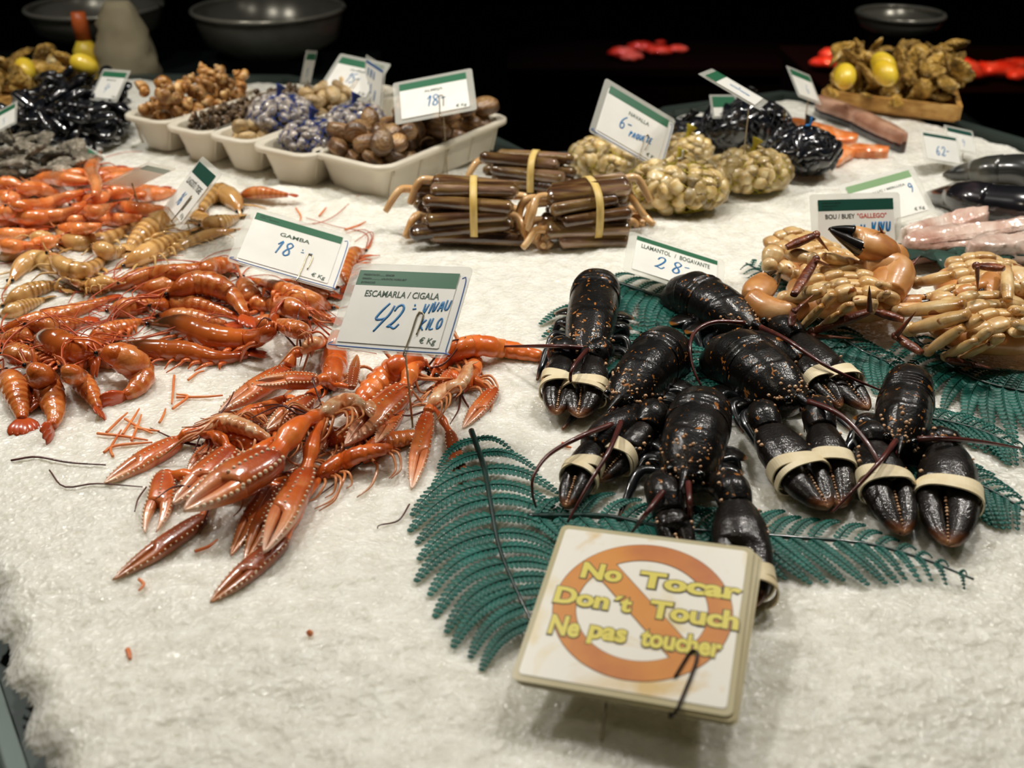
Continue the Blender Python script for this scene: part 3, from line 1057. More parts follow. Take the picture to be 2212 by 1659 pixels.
def lobster(label, back, head, wpx, claws, ants, ab=.18, h=.052, legs=(1, 1), flap=(1, 1), seed=0):
    rs = np.random.RandomState(seed)
    B = P(back[0], back[1], h * .92)
    H = P(head[0], head[1], h * .55)
    a = np.array([H[0] - B[0], H[1] - B[1], 0])
    L = np.linalg.norm(a)
    a /= L
    s = np.cross(a, (0, 0, 1.0))           # to the animal's right when it looks along a
    z = np.array([0, 0, 1.0])
    mid = (B + H) / 2
    w = wpx / 2 * mpp((back[0] + head[0]) / 2, (back[1] + head[1]) / 2, h * .5)
    o = np.array([B[0], B[1], ice_h(mid[0], mid[1]) - .002])
    root = thing('lobster', label, 'lobster', (mid[0], mid[1], o[2]), 'black lobsters with banded claws')
    q0 = ab
    # carapace
    m, n = 54, 40
    q = np.linspace(0, 1, m)
    wid = w * ip(q, [0, .05, .2, .45, .65, .8, .9, .97, 1], [.92, .97, 1, .97, .88, .70, .44, .15, .03]) * .90
    top = h * ip(q, [0, .05, .3, .55, .75, .88, 1], [.94, .985, 1, .95, .82, .70, .60])
    bot = h * ip(q, [0, .6, .85, .95, 1], [.06, .08, .25, .46, .57])
    c = o + np.outer((q0 + (1 - q0) * q) * L, a) + np.outer((top + bot) / 2, z)
    ang = np.linspace(0, 2 * PI, n, endpoint=False)
    mod = np.ones((m, n))
    A = np.abs(np.angle(np.exp(1j * (ang - PI / 2))))      # angle from the back line
    cerv = .50 - .10 * np.minimum(A / 1.3, 1)
    mod -= .035 * np.exp(-((q[:, None] - cerv[None]) / .014) ** 2) * (A[None] < 1.7)
    mod -= .022 * np.exp(-(A[None] / .09) ** 2) * (q[:, None] < .93)
    mod += .014 * np.exp(-((A[None] - .24) / .12) ** 2)
    part('carapace', loft(c, s, z, wid, (top - bot) / 2, n, .92, mod=mod), M['lob'], root)
    # abdomen: rings of plates that bend down behind the carapace
    nb = 78
    f = np.linspace(0, 1, nb)
    str_n = int(nb * min(.62, ab / .55))
    piv = o + a * (.02 + 0.0) * L * 0
    rad = h * .90
    cs, Ns, rx, rz = [], [], [], []
    seg = 6.0
    saw = (f * seg * 1.35) % 1.0
    step = 1 + .045 * (saw ** 2) - .02
    pq = min(ab * L * .55, rad * .62)
    ctr = o + a * (pq + .006) + z * h * .10
    x1 = q0 * L + .012
    for i in range(nb):
        if i < str_n:
            t = i / max(1, str_n)
            x = x1 + (pq + .006 - x1) * t
            base = o + a * x + z * h * .10
            d = z
        else:
            t = (i - str_n) / (nb - 1 - str_n)
            th = t * math.radians(150)
            d = z * math.cos(th) - a * math.sin(th)
            base = ctr
        R = rad * step[i] * (1 - .0 * f[i])
        cs.append(base + d * R * .5)
        Ns.append(d)
        rz.append(R * .5)
        rx.append(w * (.93 - .16 * f[i]) * step[i])
    part('abdomen', loft(np.array(cs), s, np.array(Ns), np.array(rx), np.array(rz), 36, .88), M['lob'], root)
    # tail fan folded forward under the body, its blades showing at the sides
    for sd, on in ((1, flap[0]), (-1, flap[1])):
        if not on:
            continue
        for k in range(2):
            cc = o + a * (ab * L + .012 + .020 * k) + s * sd * w * (1.0 - .05 * k)
            pth = [cc - s * sd * .016 + z * .014, cc + z * .016, cc + s * sd * .013 + z * .011 - a * .002 * (1 - k)]
            c3 = cr(pth, 12)
            t3 = nrm(np.gradient(c3, axis=0))
            S3 = nrm(a + z * .25 + 0 * t3)
            N3 = nrm(np.cross(S3, t3))
            prof = np.sqrt(np.maximum(1 - (np.linspace(-.75, 1, 12)) ** 2, .01))
            part('tail_fan_blade', loft(c3, S3, N3, .0135 * prof, .0022 * prof + .0004, 12), M['lob_fan'], root)
    # head: beak, eyes, knobs
    rt = c[-5]
    part('rostrum', tube([rt + z * h * .12, c[-1] + a * .004 + z * .004, c[-1] + a * .016 + z * .004], [.0045, .0026, .0006], 8, m=12), M['lob'], root)
    for sd in (1, -1):
        part('eye', ball(c[int(m * .88)] + s * sd * wid[int(m * .88)] * .92 + z * h * .16 + a * .004, .0034, 10, 8), M['eye'], root)
    pts, nn = [], []
    for _ in range(46):
        i = int(m * rs.uniform(.60, .95))
        th = PI / 2 + rs.choice([-1, 1]) * abs(rs.normal(.55, .5))
        th = np.clip(th, -.1, PI + .1)
        d = s * math.cos(th) * wid[i] + z * math.sin(th) * (top[i] - bot[i]) / 2
        pts.append(c[i] + d * .985)
        nn.append(nrm(d))
    part('knob_row', octs(pts, rs.uniform(.0007, .0019, len(pts)), nn, 1.2), M['tuber'], root)
    # claws on their arms
    for ci, cl in enumerate(claws):
        T = cl.get('T', .024)
        zc = T / 2 + cl.get('z', .004)
        W = cl['w'] * mpp(*cl['tip'], zc) * 1.02
        b3 = P(*cl['base'], zc + .004)
        t3 = P(*cl['tip'], cl.get('zt', T * .3 + .002))
        fx, mv, fr = chela(b3, t3, W, T, cl['side'], gap=cl.get('gap', .03) * .35)
        cp = part('claw', fx, M['lob_plain'], root)
        part('moving_finger', mv, M['lob_plain'], cp)
        uu = fr['u'][20:33]
        tp = fr['c'][20:33] + np.outer(fr['rx'][20:33] * .96, fr['s']) + np.outer(fr['rz'][20:33] * .5, fr['up'])
        part('tooth_row', octs(tp, .0006 + .0009 * rs.rand(len(tp))), M['tuber'], cp)
        kn = []
        for _ in range(9):
            i = rs.randint(2, 18)
            kn.append(fr['c'][i] - fr['s'] * fr['rx'][i] * rs.choice([-.9, .9]) + fr['up'] * fr['rz'][i] * rs.uniform(.1, .6))
        part('knob_row', octs(kn, rs.uniform(.0009, .002, len(kn))), M['tuber'], cp)
        if cl.get('band', .6):
            add_band(fr, W, T, cl.get('band', .6), cp, tilt=cl.get('tilt', .004))
        sd = 1 if (b3 - mid) @ s > 0 else -1
        sh = c[int(m * .72)] + s * sd * wid[int(m * .72)] * .55 - z * h * .12
        kn1 = (sh * .45 + b3 * .55) + s * sd * .006 + z * .004
        ar = part('claw_arm', tube([sh, (sh + kn1) / 2, kn1, (kn1 + b3) / 2 + z * .002, b3 + fr['a'] * .006], [.007, .0085, .0125, .0135, .0115], 14, m=26), M['lob'], root)
        kk = [kn1 + np.array([rs.uniform(-.012, .012), rs.uniform(-.012, .012), rs.uniform(.006, .013)]) for _ in range(7)]
        part('knob_row', octs(kk, rs.uniform(.001, .0021, 7)), M['tuber'], ar)
    # legs
    for sd, on in ((1, legs[0]), (-1, legs[1])):
        for k in range(3 if on else 0):
            i = int(m * (.34 + .13 * k))
            st = c[i] + s * sd * wid[i] * .8 - z * h * .25
            fwd = (-.4 + .38 * k)
            kn = st + s * sd * (.011 + .003 * k) + a * fwd * .016 + z * .001
            k2 = kn + s * sd * .005 + a * (fwd + .6) * .022 - z * .012
            ft = k2 + s * sd * .002 + a * (fwd + .7) * .020
            ft[2] = ice_h(ft[0], ft[1]) + .002
            k2[2] = max(k2[2], ice_h(k2[0], k2[1]) + .006)
            part('leg', tube([st, kn, k2, ft], [.0048, .0042, .0042, .0030, .0012], 8, m=26), M['lob_leg'], root)
    # feelers
    for k in range(4):
        e = c[-1] + a * (.012 + .016 * rs.rand()) + s * rs.uniform(-.014, .014) - z * (h * .32)
        part('short_feeler', tube([c[-4], (c[-4] + e) / 2 + z * .006, e], [.0009, .0008, .0004], 5, m=12), M['antenna'], root)
    for pl in ants:
        zs = np.interp(np.linspace(0, 1, len(pl)), [0, .25, .6, 1], [h * .62, h * .62 + .006, .032, .010])
        pp = [P(x, y, zz) for (x, y), zz in zip(pl, zs)]
        part('antenna', tube(pp, [.0024, .0020, .0015, .0009], 7, m=44), M['antenna'], root)
    return root

def Z3(*p):
    return [(1100 + x / 1.989, 520 + y / 1.989) for x, y in p]

lobster('black lobster nearest the langoustines, head and two banded claws towards the viewer', (1291, 577), (1262, 772), 122,
        [dict(base=(1214, 772), tip=(1200, 895), w=74, side=-1, band=.50, tilt=.006), dict(base=(1280, 772), tip=(1249, 901), w=97, side=1, band=.56, tilt=.004, gap=.05)],
        [[(1262, 752), (1200, 748), (1085, 748)], [(1268, 756), (1240, 790), (1232, 818), (1243, 842)]], ab=.12, seed=1)
lobster('black lobster lying hindmost beside the LLAMANTOL card, angled towards the crabs', (1494, 577), (1640, 700), 124,
        [dict(base=(1715, 725), tip=(1876, 886), w=92, side=-1, band=.62, tilt=-.002, gap=.05), dict(base=(1722, 778), tip=(1817, 880), w=64, side=1, band=.44, tilt=.002)],
        [Z3((1010, 352), (880, 350), (800, 390), (776, 460), (790, 550), (825, 625)), Z3((1080, 370), (1200, 430), (1340, 525), (1470, 590), (1600, 645))], ab=.15, h=.050, seed=2)
lobster('black lobster second from the langoustines, both claws banded, curved feeler reaching the fern', (1440, 706), (1330, 872), 132,
        [dict(base=(1285, 958), tip=(1222, 1098), w=78, side=1, band=.45, tilt=.006, gap=.015), dict(base=(1404, 918), tip=(1291, 1040), w=74, side=-1, band=.56, tilt=.004, gap=.04)],
        [Z3((440, 790), (300, 845), (170, 920), (105, 1010), (100, 1090), (115, 1145)), Z3((480, 780), (430, 900), (340, 1050), (250, 1210))], ab=.14, h=.054, seed=3)
lobster('large black lobster in the middle of the group with one band round both big claws', (1600, 712), (1735, 868), 152,
        [dict(base=(1652, 922), tip=(1788, 1100), w=126, side=-1, band=.56, tilt=.004, T=.028, gap=.05), dict(base=(1772, 920), tip=(1816, 1096), w=100, side=1, band=.50, tilt=.0, T=.026, gap=.015)],
        [Z3((1190, 605), (1100, 580), (1020, 575), (950, 612)), Z3((1285, 690), (1400, 735), (1490, 810), (1570, 920), (1625, 1060), (1680, 1262))], ab=.14, h=.056, seed=4)
lobster('black lobster directly behind the No Tocar sign, one claw reaching down past its edge', (1520, 842), (1476, 1040), 156,
        [dict(base=(1440, 1098), tip=(1478, 1205), w=84, side=1, band=0, T=.022), dict(base=(1588, 1082), tip=(1622, 1312), w=136, side=1, band=.80, tilt=.004, T=.028)],
        [Z3((660, 1080), (590, 1170), (525, 1255)), Z3((770, 1040), (776, 1130), (785, 1220))], ab=.12, h=.056, seed=5)
lobster('black lobster at the outer end of the row, widest banded claws spread apart', (1975, 773), (1944, 960), 128,
        [dict(base=(1880, 955), tip=(1952, 1156), w=116, side=-1, band=.47, tilt=.004, T=.026), dict(base=(2046, 962), tip=(2050, 1180), w=140, side=1, band=.52, tilt=.002, T=.028, gap=.06)],
        [Z3((1660, 860), (1600, 940), (1500, 1050), (1385, 1170)), Z3((1755, 852), (1860, 850), (2010, 862), (2200, 892))], ab=.30, h=.054, seed=6)

# ------------------------------------------------------------------ prawns
def shell(name, lo, mid, hi, head, tail, pale, band=None):
    return mat(name, [(0, lo), (.5, mid), (1, hi)], 32, .26, bump=(190, .7, .0012), coat=.9, coatr=.07, uramp=band or [(0, head), (.25, mid), (.4, mid), (.75, hi), (1, tail)], umix=.45, vary=.16, spec=.5, tl=.0)

M['gamba_dark'] = mat('dark_prawn_head', [(0, '#3a2412'), (.5, '#8a4418'), (1, '#c86a2a')], 30, .2, coat=1.0, coatr=.05, uramp=[(0, '#5a3a18'), (.22, '#1d1a10'), (.36, '#a8521e'), (.6, '#cf6a2a'), (1, '#a83a12')], umix=.7)
M['shrimp'] = shell('orange_shrimp_shell', '#d8642a', '#ee8640', '#f8ae74', '#d66a2c', '#cf581c', '#f0a060')
RST = [(0, '#7a3a14'), (.2, '#b4521c')]
for k in range(7):
    RST += [(.40 + .085 * k, '#e8a05c'), (.43 + .085 * k, '#ba5218')]
M['gamba'] = shell('red_prawn_shell', '#9e4212', '#ca6422', '#e69c56', '#7a2c12', '#9a2f0e', '#e8a066', RST[:16])
STR = [(0, '#b9783a')]
for k in range(7):
    STR += [(.40 + .085 * k, '#e4ba7a'), (.445 + .085 * k, '#7c4e1c')]
M['tiger'] = mat('striped_prawn_shell', [(0, '#a06a26'), (.5, '#c8924a'), (1, '#e6c384')], 40, .26, coat=.9, coatr=.07, bump=(150, .45, .001), uramp=STR[:15], umix=.62, vary=.16)
M['prawn_leg'] = mat('orange_prawn_leg', [(0, '#b8481a'), (1, '#e07a3a')], 90, .3, coat=.7)
M['tiger_leg'] = mat('pale_prawn_leg', [(0, '#c08a40'), (1, '#e2c07a')], 90, .3, coat=.7)
M['fan_red'] = mat('red_tail_fan', [(0, '#a83a14'), (1, '#d8642c')], 60, .25, coat=.9, uramp=[(0, '#c85a24'), (.7, '#b8401a'), (1, '#7a2410')], umix=.5)
M['hair'] = mat('thin_red_feeler', [(0, '#a8401a'), (1, '#c85e30')], 60, .4)

def fan_blades(e, a, s, up, size, nblade=5, spread=.9, thick=.06):
    mb = MB()
    for k in range(nblade):
        f = (k / (nblade - 1) - .5) * 2 * spread if nblade > 1 else 0
        d = nrm(a * math.cos(f) + s * math.sin(f) - up * .08 * abs(f))
        w = nrm(np.cross(up, d))
        L = size * (1 - .12 * abs(f))
        c = np.array([e + d * L * t + up * (.06 * size * math.sin(t * PI) + .01 * size * k) for t in np.linspace(0, 1, 9)])
        pr = np.interp(np.linspace(0, 1, 9), [0, .25, .6, .85, 1], [.35, .8, 1, .75, .14])
        mb.merge(loft(c, w, up, size * .24 * pr, size * thick * pr, 8))
    return mb

def prawn(name, label, cat, px, wpx, m='gamba', leg='prawn_leg', ventral=1, nleg=10, feel=3, group=None, sink=.25, lift=0.0, head=1.0, seed=None, detail=1.0, eye=True, grow=1.0):
    """px: from the eyes to the root of the tail fan; ventral: +1 if the legs are on the side that lies to the right of head-to-tail (seen from above)"""
    rs = np.random.RandomState(seed if seed is not None else int(px[0][0] * 7 + px[0][1]) % 100000)
    r0 = wpx / 2 * mpp(*px[len(px) // 2], .015) * grow
    mm = int(56 * detail) if detail > .6 else 34
    prof_x = [0, .05, .12, .22, .36, .5, .68, .86, 1]
    prof_y = [.16, .34, .60, .88, 1.0, .95, .78, .52, .34]
    f = np.linspace(0, 1, mm)
    r = r0 * np.interp(f, prof_x, prof_y)
    c, r = lay(px, r, mm, sink, lift=lift)
    g = c[mm // 2]
    root = thing(name, label, cat, (g[0], g[1], min(c[:, 2])), group)
    t, S, N = frames(c)
    saw = np.where(f > .40, ((f - .40) / .60 * 6) % 1.0, .5)
    step = np.where(f > .40, .95 + .09 * saw, 1.0)
    step = np.where((f > .37) & (f < .41), .93, step)
    part('body', loft(c, S, N, r * step, r * step * 1.04, 16 if detail > .6 else 12), M[m], root)
    vd = -S * ventral
    # tail fan
    e = c[-1]
    part('tail_fan', fan_blades(e - t[-1] * r0 * .15, t[-1], S[-1], N[-1], r0 * 1.9, 5 if detail > .6 else 3, .55), M['fan_red'] if m != 'tiger' else M[m], root)
    # beak and eyes
    hd = -t[0]
    if detail > .4:
        part('rostrum', tube([c[2] + N[2] * r[2] * .8, c[0] + N[0] * r[0] * .9 + hd * r0 * .9, c[0] + hd * r0 * 2.0 * head + N[0] * r0 * .8], [r0 * .2, r0 * .13, r0 * .03], 6, m=9), M[m], root)
    if eye:
        for sd in (1, -1):
            part('eye', ball(c[1] + S[1] * sd * r[1] * .9 + N[1] * r[1] * .55 + hd * r0 * .15, r0 * .21, 8, 6), M['eye'], root)
    for k in range(nleg):
        i = int(mm * (.18 + .70 * k / max(1, nleg)))
        d = vd[i]
        st = c[i] + d * r[i] * .8 - N[i] * r[i] * .35
        ln = r0 * rs.uniform(1.5, 2.5) * (1.0 if k < nleg * .55 else .62)
        kn = st + d * ln * .5 - t[i] * ln * rs.uniform(-.1, .5) + np.array([0, 0, r0 * .15])
        en = kn + d * ln * .35 - t[i] * ln * rs.uniform(.1, .7)
        hz = hm_at(en[0], en[1])
        en[2] = min(max(hz + .0015, en[2] - r0 * .9), en[2] + r0 * .3)
        fat = .26 if k >= nleg * .55 else .15
        part('leg', tube([st, kn, en], [r0 * fat, r0 * fat * .85, r0 * .06], 6, m=9, flat=.7), M[leg], root)
    for k in range(feel):
        sp = rs.uniform(-1, 1)
        L = r0 * rs.uniform(5, 10)
        p0 = c[0] + hd * r0 * .2
        p1 = p0 + (hd + S[0] * sp * .6) * L * .4
        p2 = p0 + (hd * .8 + S[0] * sp * 1.3) * L * .75
        p3 = p0 + (hd * rs.uniform(-.2, .8) + S[0] * sp * 1.7) * L
        for p in (p1, p2, p3):
            p[2] = hm_at(p[0], p[1], .004) + .0015
        part('antenna', tube([p0, p1, p2, p3], [r0 * .07, r0 * .05, .0004], 5, m=22), M['hair'], root)
    return root

def Z1(*p):
    return [(x / 2.765, 300 + y / 2.765) for x, y in p]

def Z8(*p):
    return [(x / 3.95, 540 + y / 3.95) for x, y in p]

GR, GT, GS = 'whole red prawns', 'striped tan prawns', 'small orange shrimps'
RED = [  # lower ones first: (label, pixels, width, ventral, dark head)
    ('long straight red prawn at the upper edge of the heap, bordering the ice gap', Z1((0, 1150), (350, 1055), (640, 960)), 40, 1, 0),
    ('red prawn tucked below the long straight one, half hidden', Z1((160, 1110), (330, 1120), (500, 1090)), 40, 1, 0),
    ('red prawn with bright eye under the pale ones, head towards the ice gap', Z1((800, 900), (960, 890), (1150, 830), (1320, 800)), 42, -1, 0),
    ('slim red prawn just below the GAMBA card', Z1((2010, 890), (1880, 870), (1740, 850)), 34, 1, 0),
    ('red prawn behind the GAMBA card, beside the ESCAMARLA card edge', Z1((2180, 670), (2100, 700), (2060, 800), (2080, 880)), 36, 1, 0),
    ('orange red prawn stretching from the pale prawns towards the GAMBA card', Z1((640, 900), (850, 830), (1120, 790), (1330, 740)), 40, 1, 0),
    ('short red prawn wedged under the GAMBA card with legs up', Z1((1180, 800), (1300, 760), (1430, 740)), 38, 1, 0),
    ('red prawn below the two long ones, head buried in the heap', Z1((520, 1210), (660, 1150), (840, 1090)), 40, -1, 0),
    ('plain red prawn at the heap middle, tail under the curled one', Z1((900, 1000), (1080, 985), (1250, 1010), (1400, 1060)), 42, 1, 0),
    ('red prawn with open legs beside the ESCAMARLA card', Z1((1990, 1010), (1820, 960), (1660, 890), (1530, 850)), 42, 1, 0),
    ('dark-eyed red prawn close to the ESCAMARLA card corner', Z1((1850, 1070), (1740, 1010), (1600, 985), (1500, 960)), 40, -1, 0),
    ('small red prawn lying across the heap end near the pink claw', Z1((1860, 1160), (1740, 1130), (1620, 1090)), 36, 1, 0),
    ('bent red prawn standing out below the GAMBA card corner', Z1((1440, 830), (1470, 900), (1530, 980), (1620, 1010)), 46, -1, 0),
    ('red prawn arched like a bow over the middle of the heap', Z1((1000, 930), (1160, 865), (1300, 880), (1410, 960), (1470, 1060)), 50, 1, 0),
    ('big red prawn with glossy black head and hooked tail, longest in the heap', Z1((890, 1110), (1080, 1120), (1280, 1190), (1480, 1200), (1610, 1150), (1640, 1060)), 58, -1, 1),
    ('straight dark-headed red prawn on the lower edge of the heap, below the longest one', Z1((700, 1225), (900, 1260), (1130, 1275), (1300, 1310), (1480, 1290)), 46, -1, 1),
    ('fat bent red prawn with brown head and shining back, near side of the heap', Z1((180, 1240), (300, 1210), (440, 1260), (580, 1230), (660, 1180)), 60, -1, 1),
    ('red prawn on the near side, head first into the heap at the picture edge', Z8((30, 890), (150, 900), (330, 940)), 40, 1, 0),
    ('red prawn hanging out of the heap at the picture edge, tail towards the viewer', Z8((30, 1040), (110, 1140), (165, 1290), (190, 1450)), 56, 1, 0),
    ('red prawn hanging out of the heap, second from the picture edge, tail fan spread', Z8((240, 990), (350, 1080), (430, 1240), (470, 1400), (440, 1510)), 58, 1, 0),
    ('red prawn with yellowish head and tangled legs on the near side', Z8((530, 1000), (640, 1080), (760, 1200), (840, 1360)), 46, 1, 0),
    ('curled red prawn at the near end of the heap, tail bent back to the ice', Z8((850, 890), (1000, 900), (1150, 980), (1210, 1090), (1150, 1190), (1060, 1250)), 62, 1, 0),
]
FILL = [
    ('red prawn deep in the heap at the picture edge, below the fat bent one', Z1((30, 1250), (150, 1290), (270, 1330)), 42, 1, 0),
    ('red prawn deep in the heap under the fat bent one', Z1((330, 1340), (480, 1330), (600, 1290)), 42, 1, 0),
    ('red prawn lying under the bow-shaped one', Z1((950, 1060), (1150, 1075), (1350, 1110)), 42, 1, 0),
    ('red prawn under the hooked tail of the longest one', Z1((1500, 1120), (1640, 1100), (1760, 1140)), 38, 1, 0),
    ('red prawn at the picture edge, below the long straight one', Z1((200, 1170), (60, 1190), (0, 1200)), 40, 1, 0),
    ('red prawn beside the long straight one, towards the heap middle', Z1((650, 1030), (800, 1000), (950, 970)), 40, 1, 0),
    ('red prawn between the open-legged one and the card', Z1((1650, 940), (1800, 930), (1960, 940)), 40, 1, 0),
    ('red prawn at the heap end nearest the ESCAMARLA card', Z1((1720, 1030), (1850, 1050), (1970, 1080)), 38, 1, 0),
    ('red prawn under the GAMBA card, tail outwards', Z1((1330, 880), (1240, 900), (1150, 930)), 40, 1, 0),
    ('red prawn between the curled one and the fat bent one', Z1((560, 1330), (700, 1320), (820, 1340)), 38, 1, 0),
]
RED = FILL + RED
for lb, px, w, ve, dk in RED:
    prawn('red_prawn', lb, 'prawn', px, w, 'gamba_dark' if dk else 'gamba', ventral=ve, group=GR, grow=1.10)

TIG = [
    ('reddish brown prawn pointing away over the ice past the leaning card', Z1((1420, 340), (1540, 320), (1660, 330), (1720, 335)), 28, 1, 'gamba'),
    ('striped prawn behind the leaning card, its black eye towards the GAMBA card', Z1((1430, 440), (1400, 370), (1310, 320), (1240, 360), (1200, 440)), 46, -1, 'tiger'),
    ('striped prawn lying below the leaning card', Z1((1200, 520), (1330, 500), (1420, 470)), 40, 1, 'tiger'),
    ('striped prawn curved round at the border of the orange shrimps', Z1((330, 520), (400, 610), (530, 620), (680, 580), (830, 500)), 40, -1, 'tiger'),
    ('thick striped prawn running down from the leaning card', Z1((1020, 440), (940, 500), (840, 580), (760, 660)), 54, 1, 'tiger'),
    ('orange ringed prawn in the middle of the striped prawns', Z1((740, 760), (880, 680), (1000, 620), (1130, 560)), 44, -1, 'tiger'),
    ('long pale slim prawn nearest the GAMBA card', Z1((1410, 545), (1250, 570), (1080, 640), (880, 740)), 26, 1, 'tiger'),
    ('arched striped prawn beside the picture edge', Z1((60, 860), (130, 760), (240, 720), (360, 790), (480, 870), (560, 890)), 46, 1, 'tiger'),
    ('striped prawn bent into a hook above the ice gap', Z1((290, 680), (390, 770), (500, 790), (590, 740), (620, 660)), 44, -1, 'tiger'),
    ('striped prawn with its back shining at the picture edge', Z1((0, 720), (110, 660), (230, 640)), 40, 1, 'tiger'),
    ('pale prawn with many thin legs below the arched one', Z1((20, 1000), (150, 920), (300, 880), (380, 900)), 40, 1, 'tiger'),
    ('pale prawn lowest of the striped ones at the picture edge', Z1((0, 1060), (120, 1010), (260, 960)), 36, 1, 'tiger'),
    ('striped prawn whose dark eye faces the ice gap', Z1((700, 865), (620, 860), (520, 880), (430, 850)), 34, 1, 'tiger'),
    ('striped prawn under the thick one, only its back showing', Z1((560, 640), (660, 680), (740, 660)), 40, 1, 'tiger'),
    ('striped prawn between the orange shrimps and the hooked one', Z1((180, 590), (280, 600), (360, 650)), 36, 1, 'tiger'),
]
for lb, px, w, ve, mm in TIG:
    prawn('striped_prawn', lb, 'prawn', px, w, mm, 'tiger_leg', ve, 6, 1, group=GT, detail=.8, grow=.98)

SHR = [Z1(*q) for q in (
    ((640, 330), (770, 310), (900, 300)), ((850, 340), (940, 330), (1020, 320)), ((720, 400), (850, 420), (980, 420)), ((560, 470), (680, 480), (800, 470)),
    ((0, 280), (60, 270), (120, 290)), ((0, 330), (80, 350), (160, 330)), ((130, 310), (220, 300), (320, 330)), ((330, 190), (520, 200), (640, 180)),
    ((420, 200), (560, 215), (730, 190)), ((0, 400), (50, 370), (100, 350)), ((470, 340), (560, 360), (650, 310)), ((460, 400), (550, 430), (640, 400)),
    ((0, 500), (80, 480), (170, 465)), ((150, 520), (240, 510), (340, 485)), ((0, 565), (90, 570), (180, 555)), ((0, 625), (80, 640), (170, 635)),
    ((200, 630), (270, 620), (330, 595)), ((0, 450), (60, 440), (120, 450)), ((300, 460), (400, 480), (500, 470)), ((620, 260), (700, 240), (800, 230)),
    ((380, 530), (470, 540), (560, 520)), ((230, 250), (330, 240), (500, 255)), ((110, 390), (260, 390), (370, 350), (440, 330)), ((70, 455), (230, 460), (370, 440), (445, 395)),
    ((590, 145), (550, 200), (575, 270), (560, 330)))]
SL = ['orange shrimp at the dark end of the shrimp heap, under the red-lit card', 'outermost orange shrimp beside the leaning card', 'orange shrimp in front of the leaning card, above the striped prawns', 'orange shrimp half under the thick striped prawn', 'topmost orange shrimp on the picture edge', 'orange shrimp on the picture edge, just below the topmost', 'short orange shrimp behind the long curved ones', 'orange shrimp on the far rim of the heap',
      'orange shrimp pointing over the far rim towards the flat card', 'orange shrimp at the picture edge behind two long ones', 'orange shrimp with its back to the standing one', 'orange shrimp just in front of the standing one', 'orange shrimp at the picture edge, middle of the near rows', 'long orange shrimp in the near row, next to the arched prawn', 'orange shrimp at the picture edge, near row', 'lowest orange shrimp at the picture edge',
      'orange shrimp touching the pale striped prawn back', 'orange shrimp squeezed between two rows at the picture edge', 'orange shrimp bordering the curved striped prawn', 'orange shrimp under the red-lit card', 'orange shrimp beside the curved striped prawn, near row', 'smooth bright orange shrimp on top of the heap, lying straight', 'long orange shrimp with a black eye across the top of the heap', 'long orange shrimp below the black-eyed one, bent at the end', 'orange shrimp standing on end at the top of the heap']
def stretch(px, k):
    p = np.asarray(px, float)
    c = p.mean(0)
    return [tuple(x) for x in c + (p - c) * k]

for lb, px in zip(SL, SHR):
    prawn('orange_shrimp', lb, 'shrimp', stretch(px, 1.4), 31, 'shrimp', 'prawn_leg', 1, 4, 1, group=GS, detail=.65, grow=1.05)

# ------------------------------------------------------------------ langoustines
M['cig'] = mat('langoustine_shell', [(0, '#a8380e'), (.5, '#d4601c'), (1, '#f0944e')], 34, .3, bump=(240, .3, .0008), coat=.7, coatr=.1, uramp=[(0, '#8a2a0e'), (.3, '#d4601c'), (.7, '#e27a30'), (1, '#b8480f')], umix=.4, vary=.15)
M['cig_pale'] = mat('pale_langoustine_underside', [(0, '#b45a24'), (.5, '#d89a68'), (1, '#ecd2ac')], 90, .3, coat=.7, coatr=.1, vary=.1)
M['cig_claw'] = mat('langoustine_claw', [(0, '#9a3c10'), (.5, '#c8601e'), (1, '#e89e5e')], 70, .3, bump=(260, .3, .0008), coat=.7, coatr=.1, uramp=[(0, '#6a180a'), (.12, '#a83a18'), (.45, '#d06628'), (.7, '#e09a6c'), (1, '#f4dec4')], umix=.6, vary=.14)
M['cig_dark'] = mat('dark_langoustine_claw', [(0, '#5a2410'), (.5, '#9a4418'), (1, '#b8682c')], 55, .32, coat=.7, coatr=.1, bump=(260, .3, .0008), uramp=[(0, '#4a1a0c'), (.5, '#a04a1c'), (1, '#d89a5a')], umix=.5, vary=.1)
M['cig_leg'] = mat('langoustine_leg', [(0, '#b4602c'), (1, '#e0a470')], 60, .3, coat=.6, uramp=[(0, '#c8743a'), (.6, '#c87a40'), (1, '#8a4a1c')], umix=.4)
M['cig_knob'] = mat('cream_knobs', [(0, '#e8c49a'), (1, '#f4e0c4')], 100, .3, coat=.5)

def Z2(*p):
    return [(200 + x / 2.127, 660 + y / 2.127) for x, y in p]

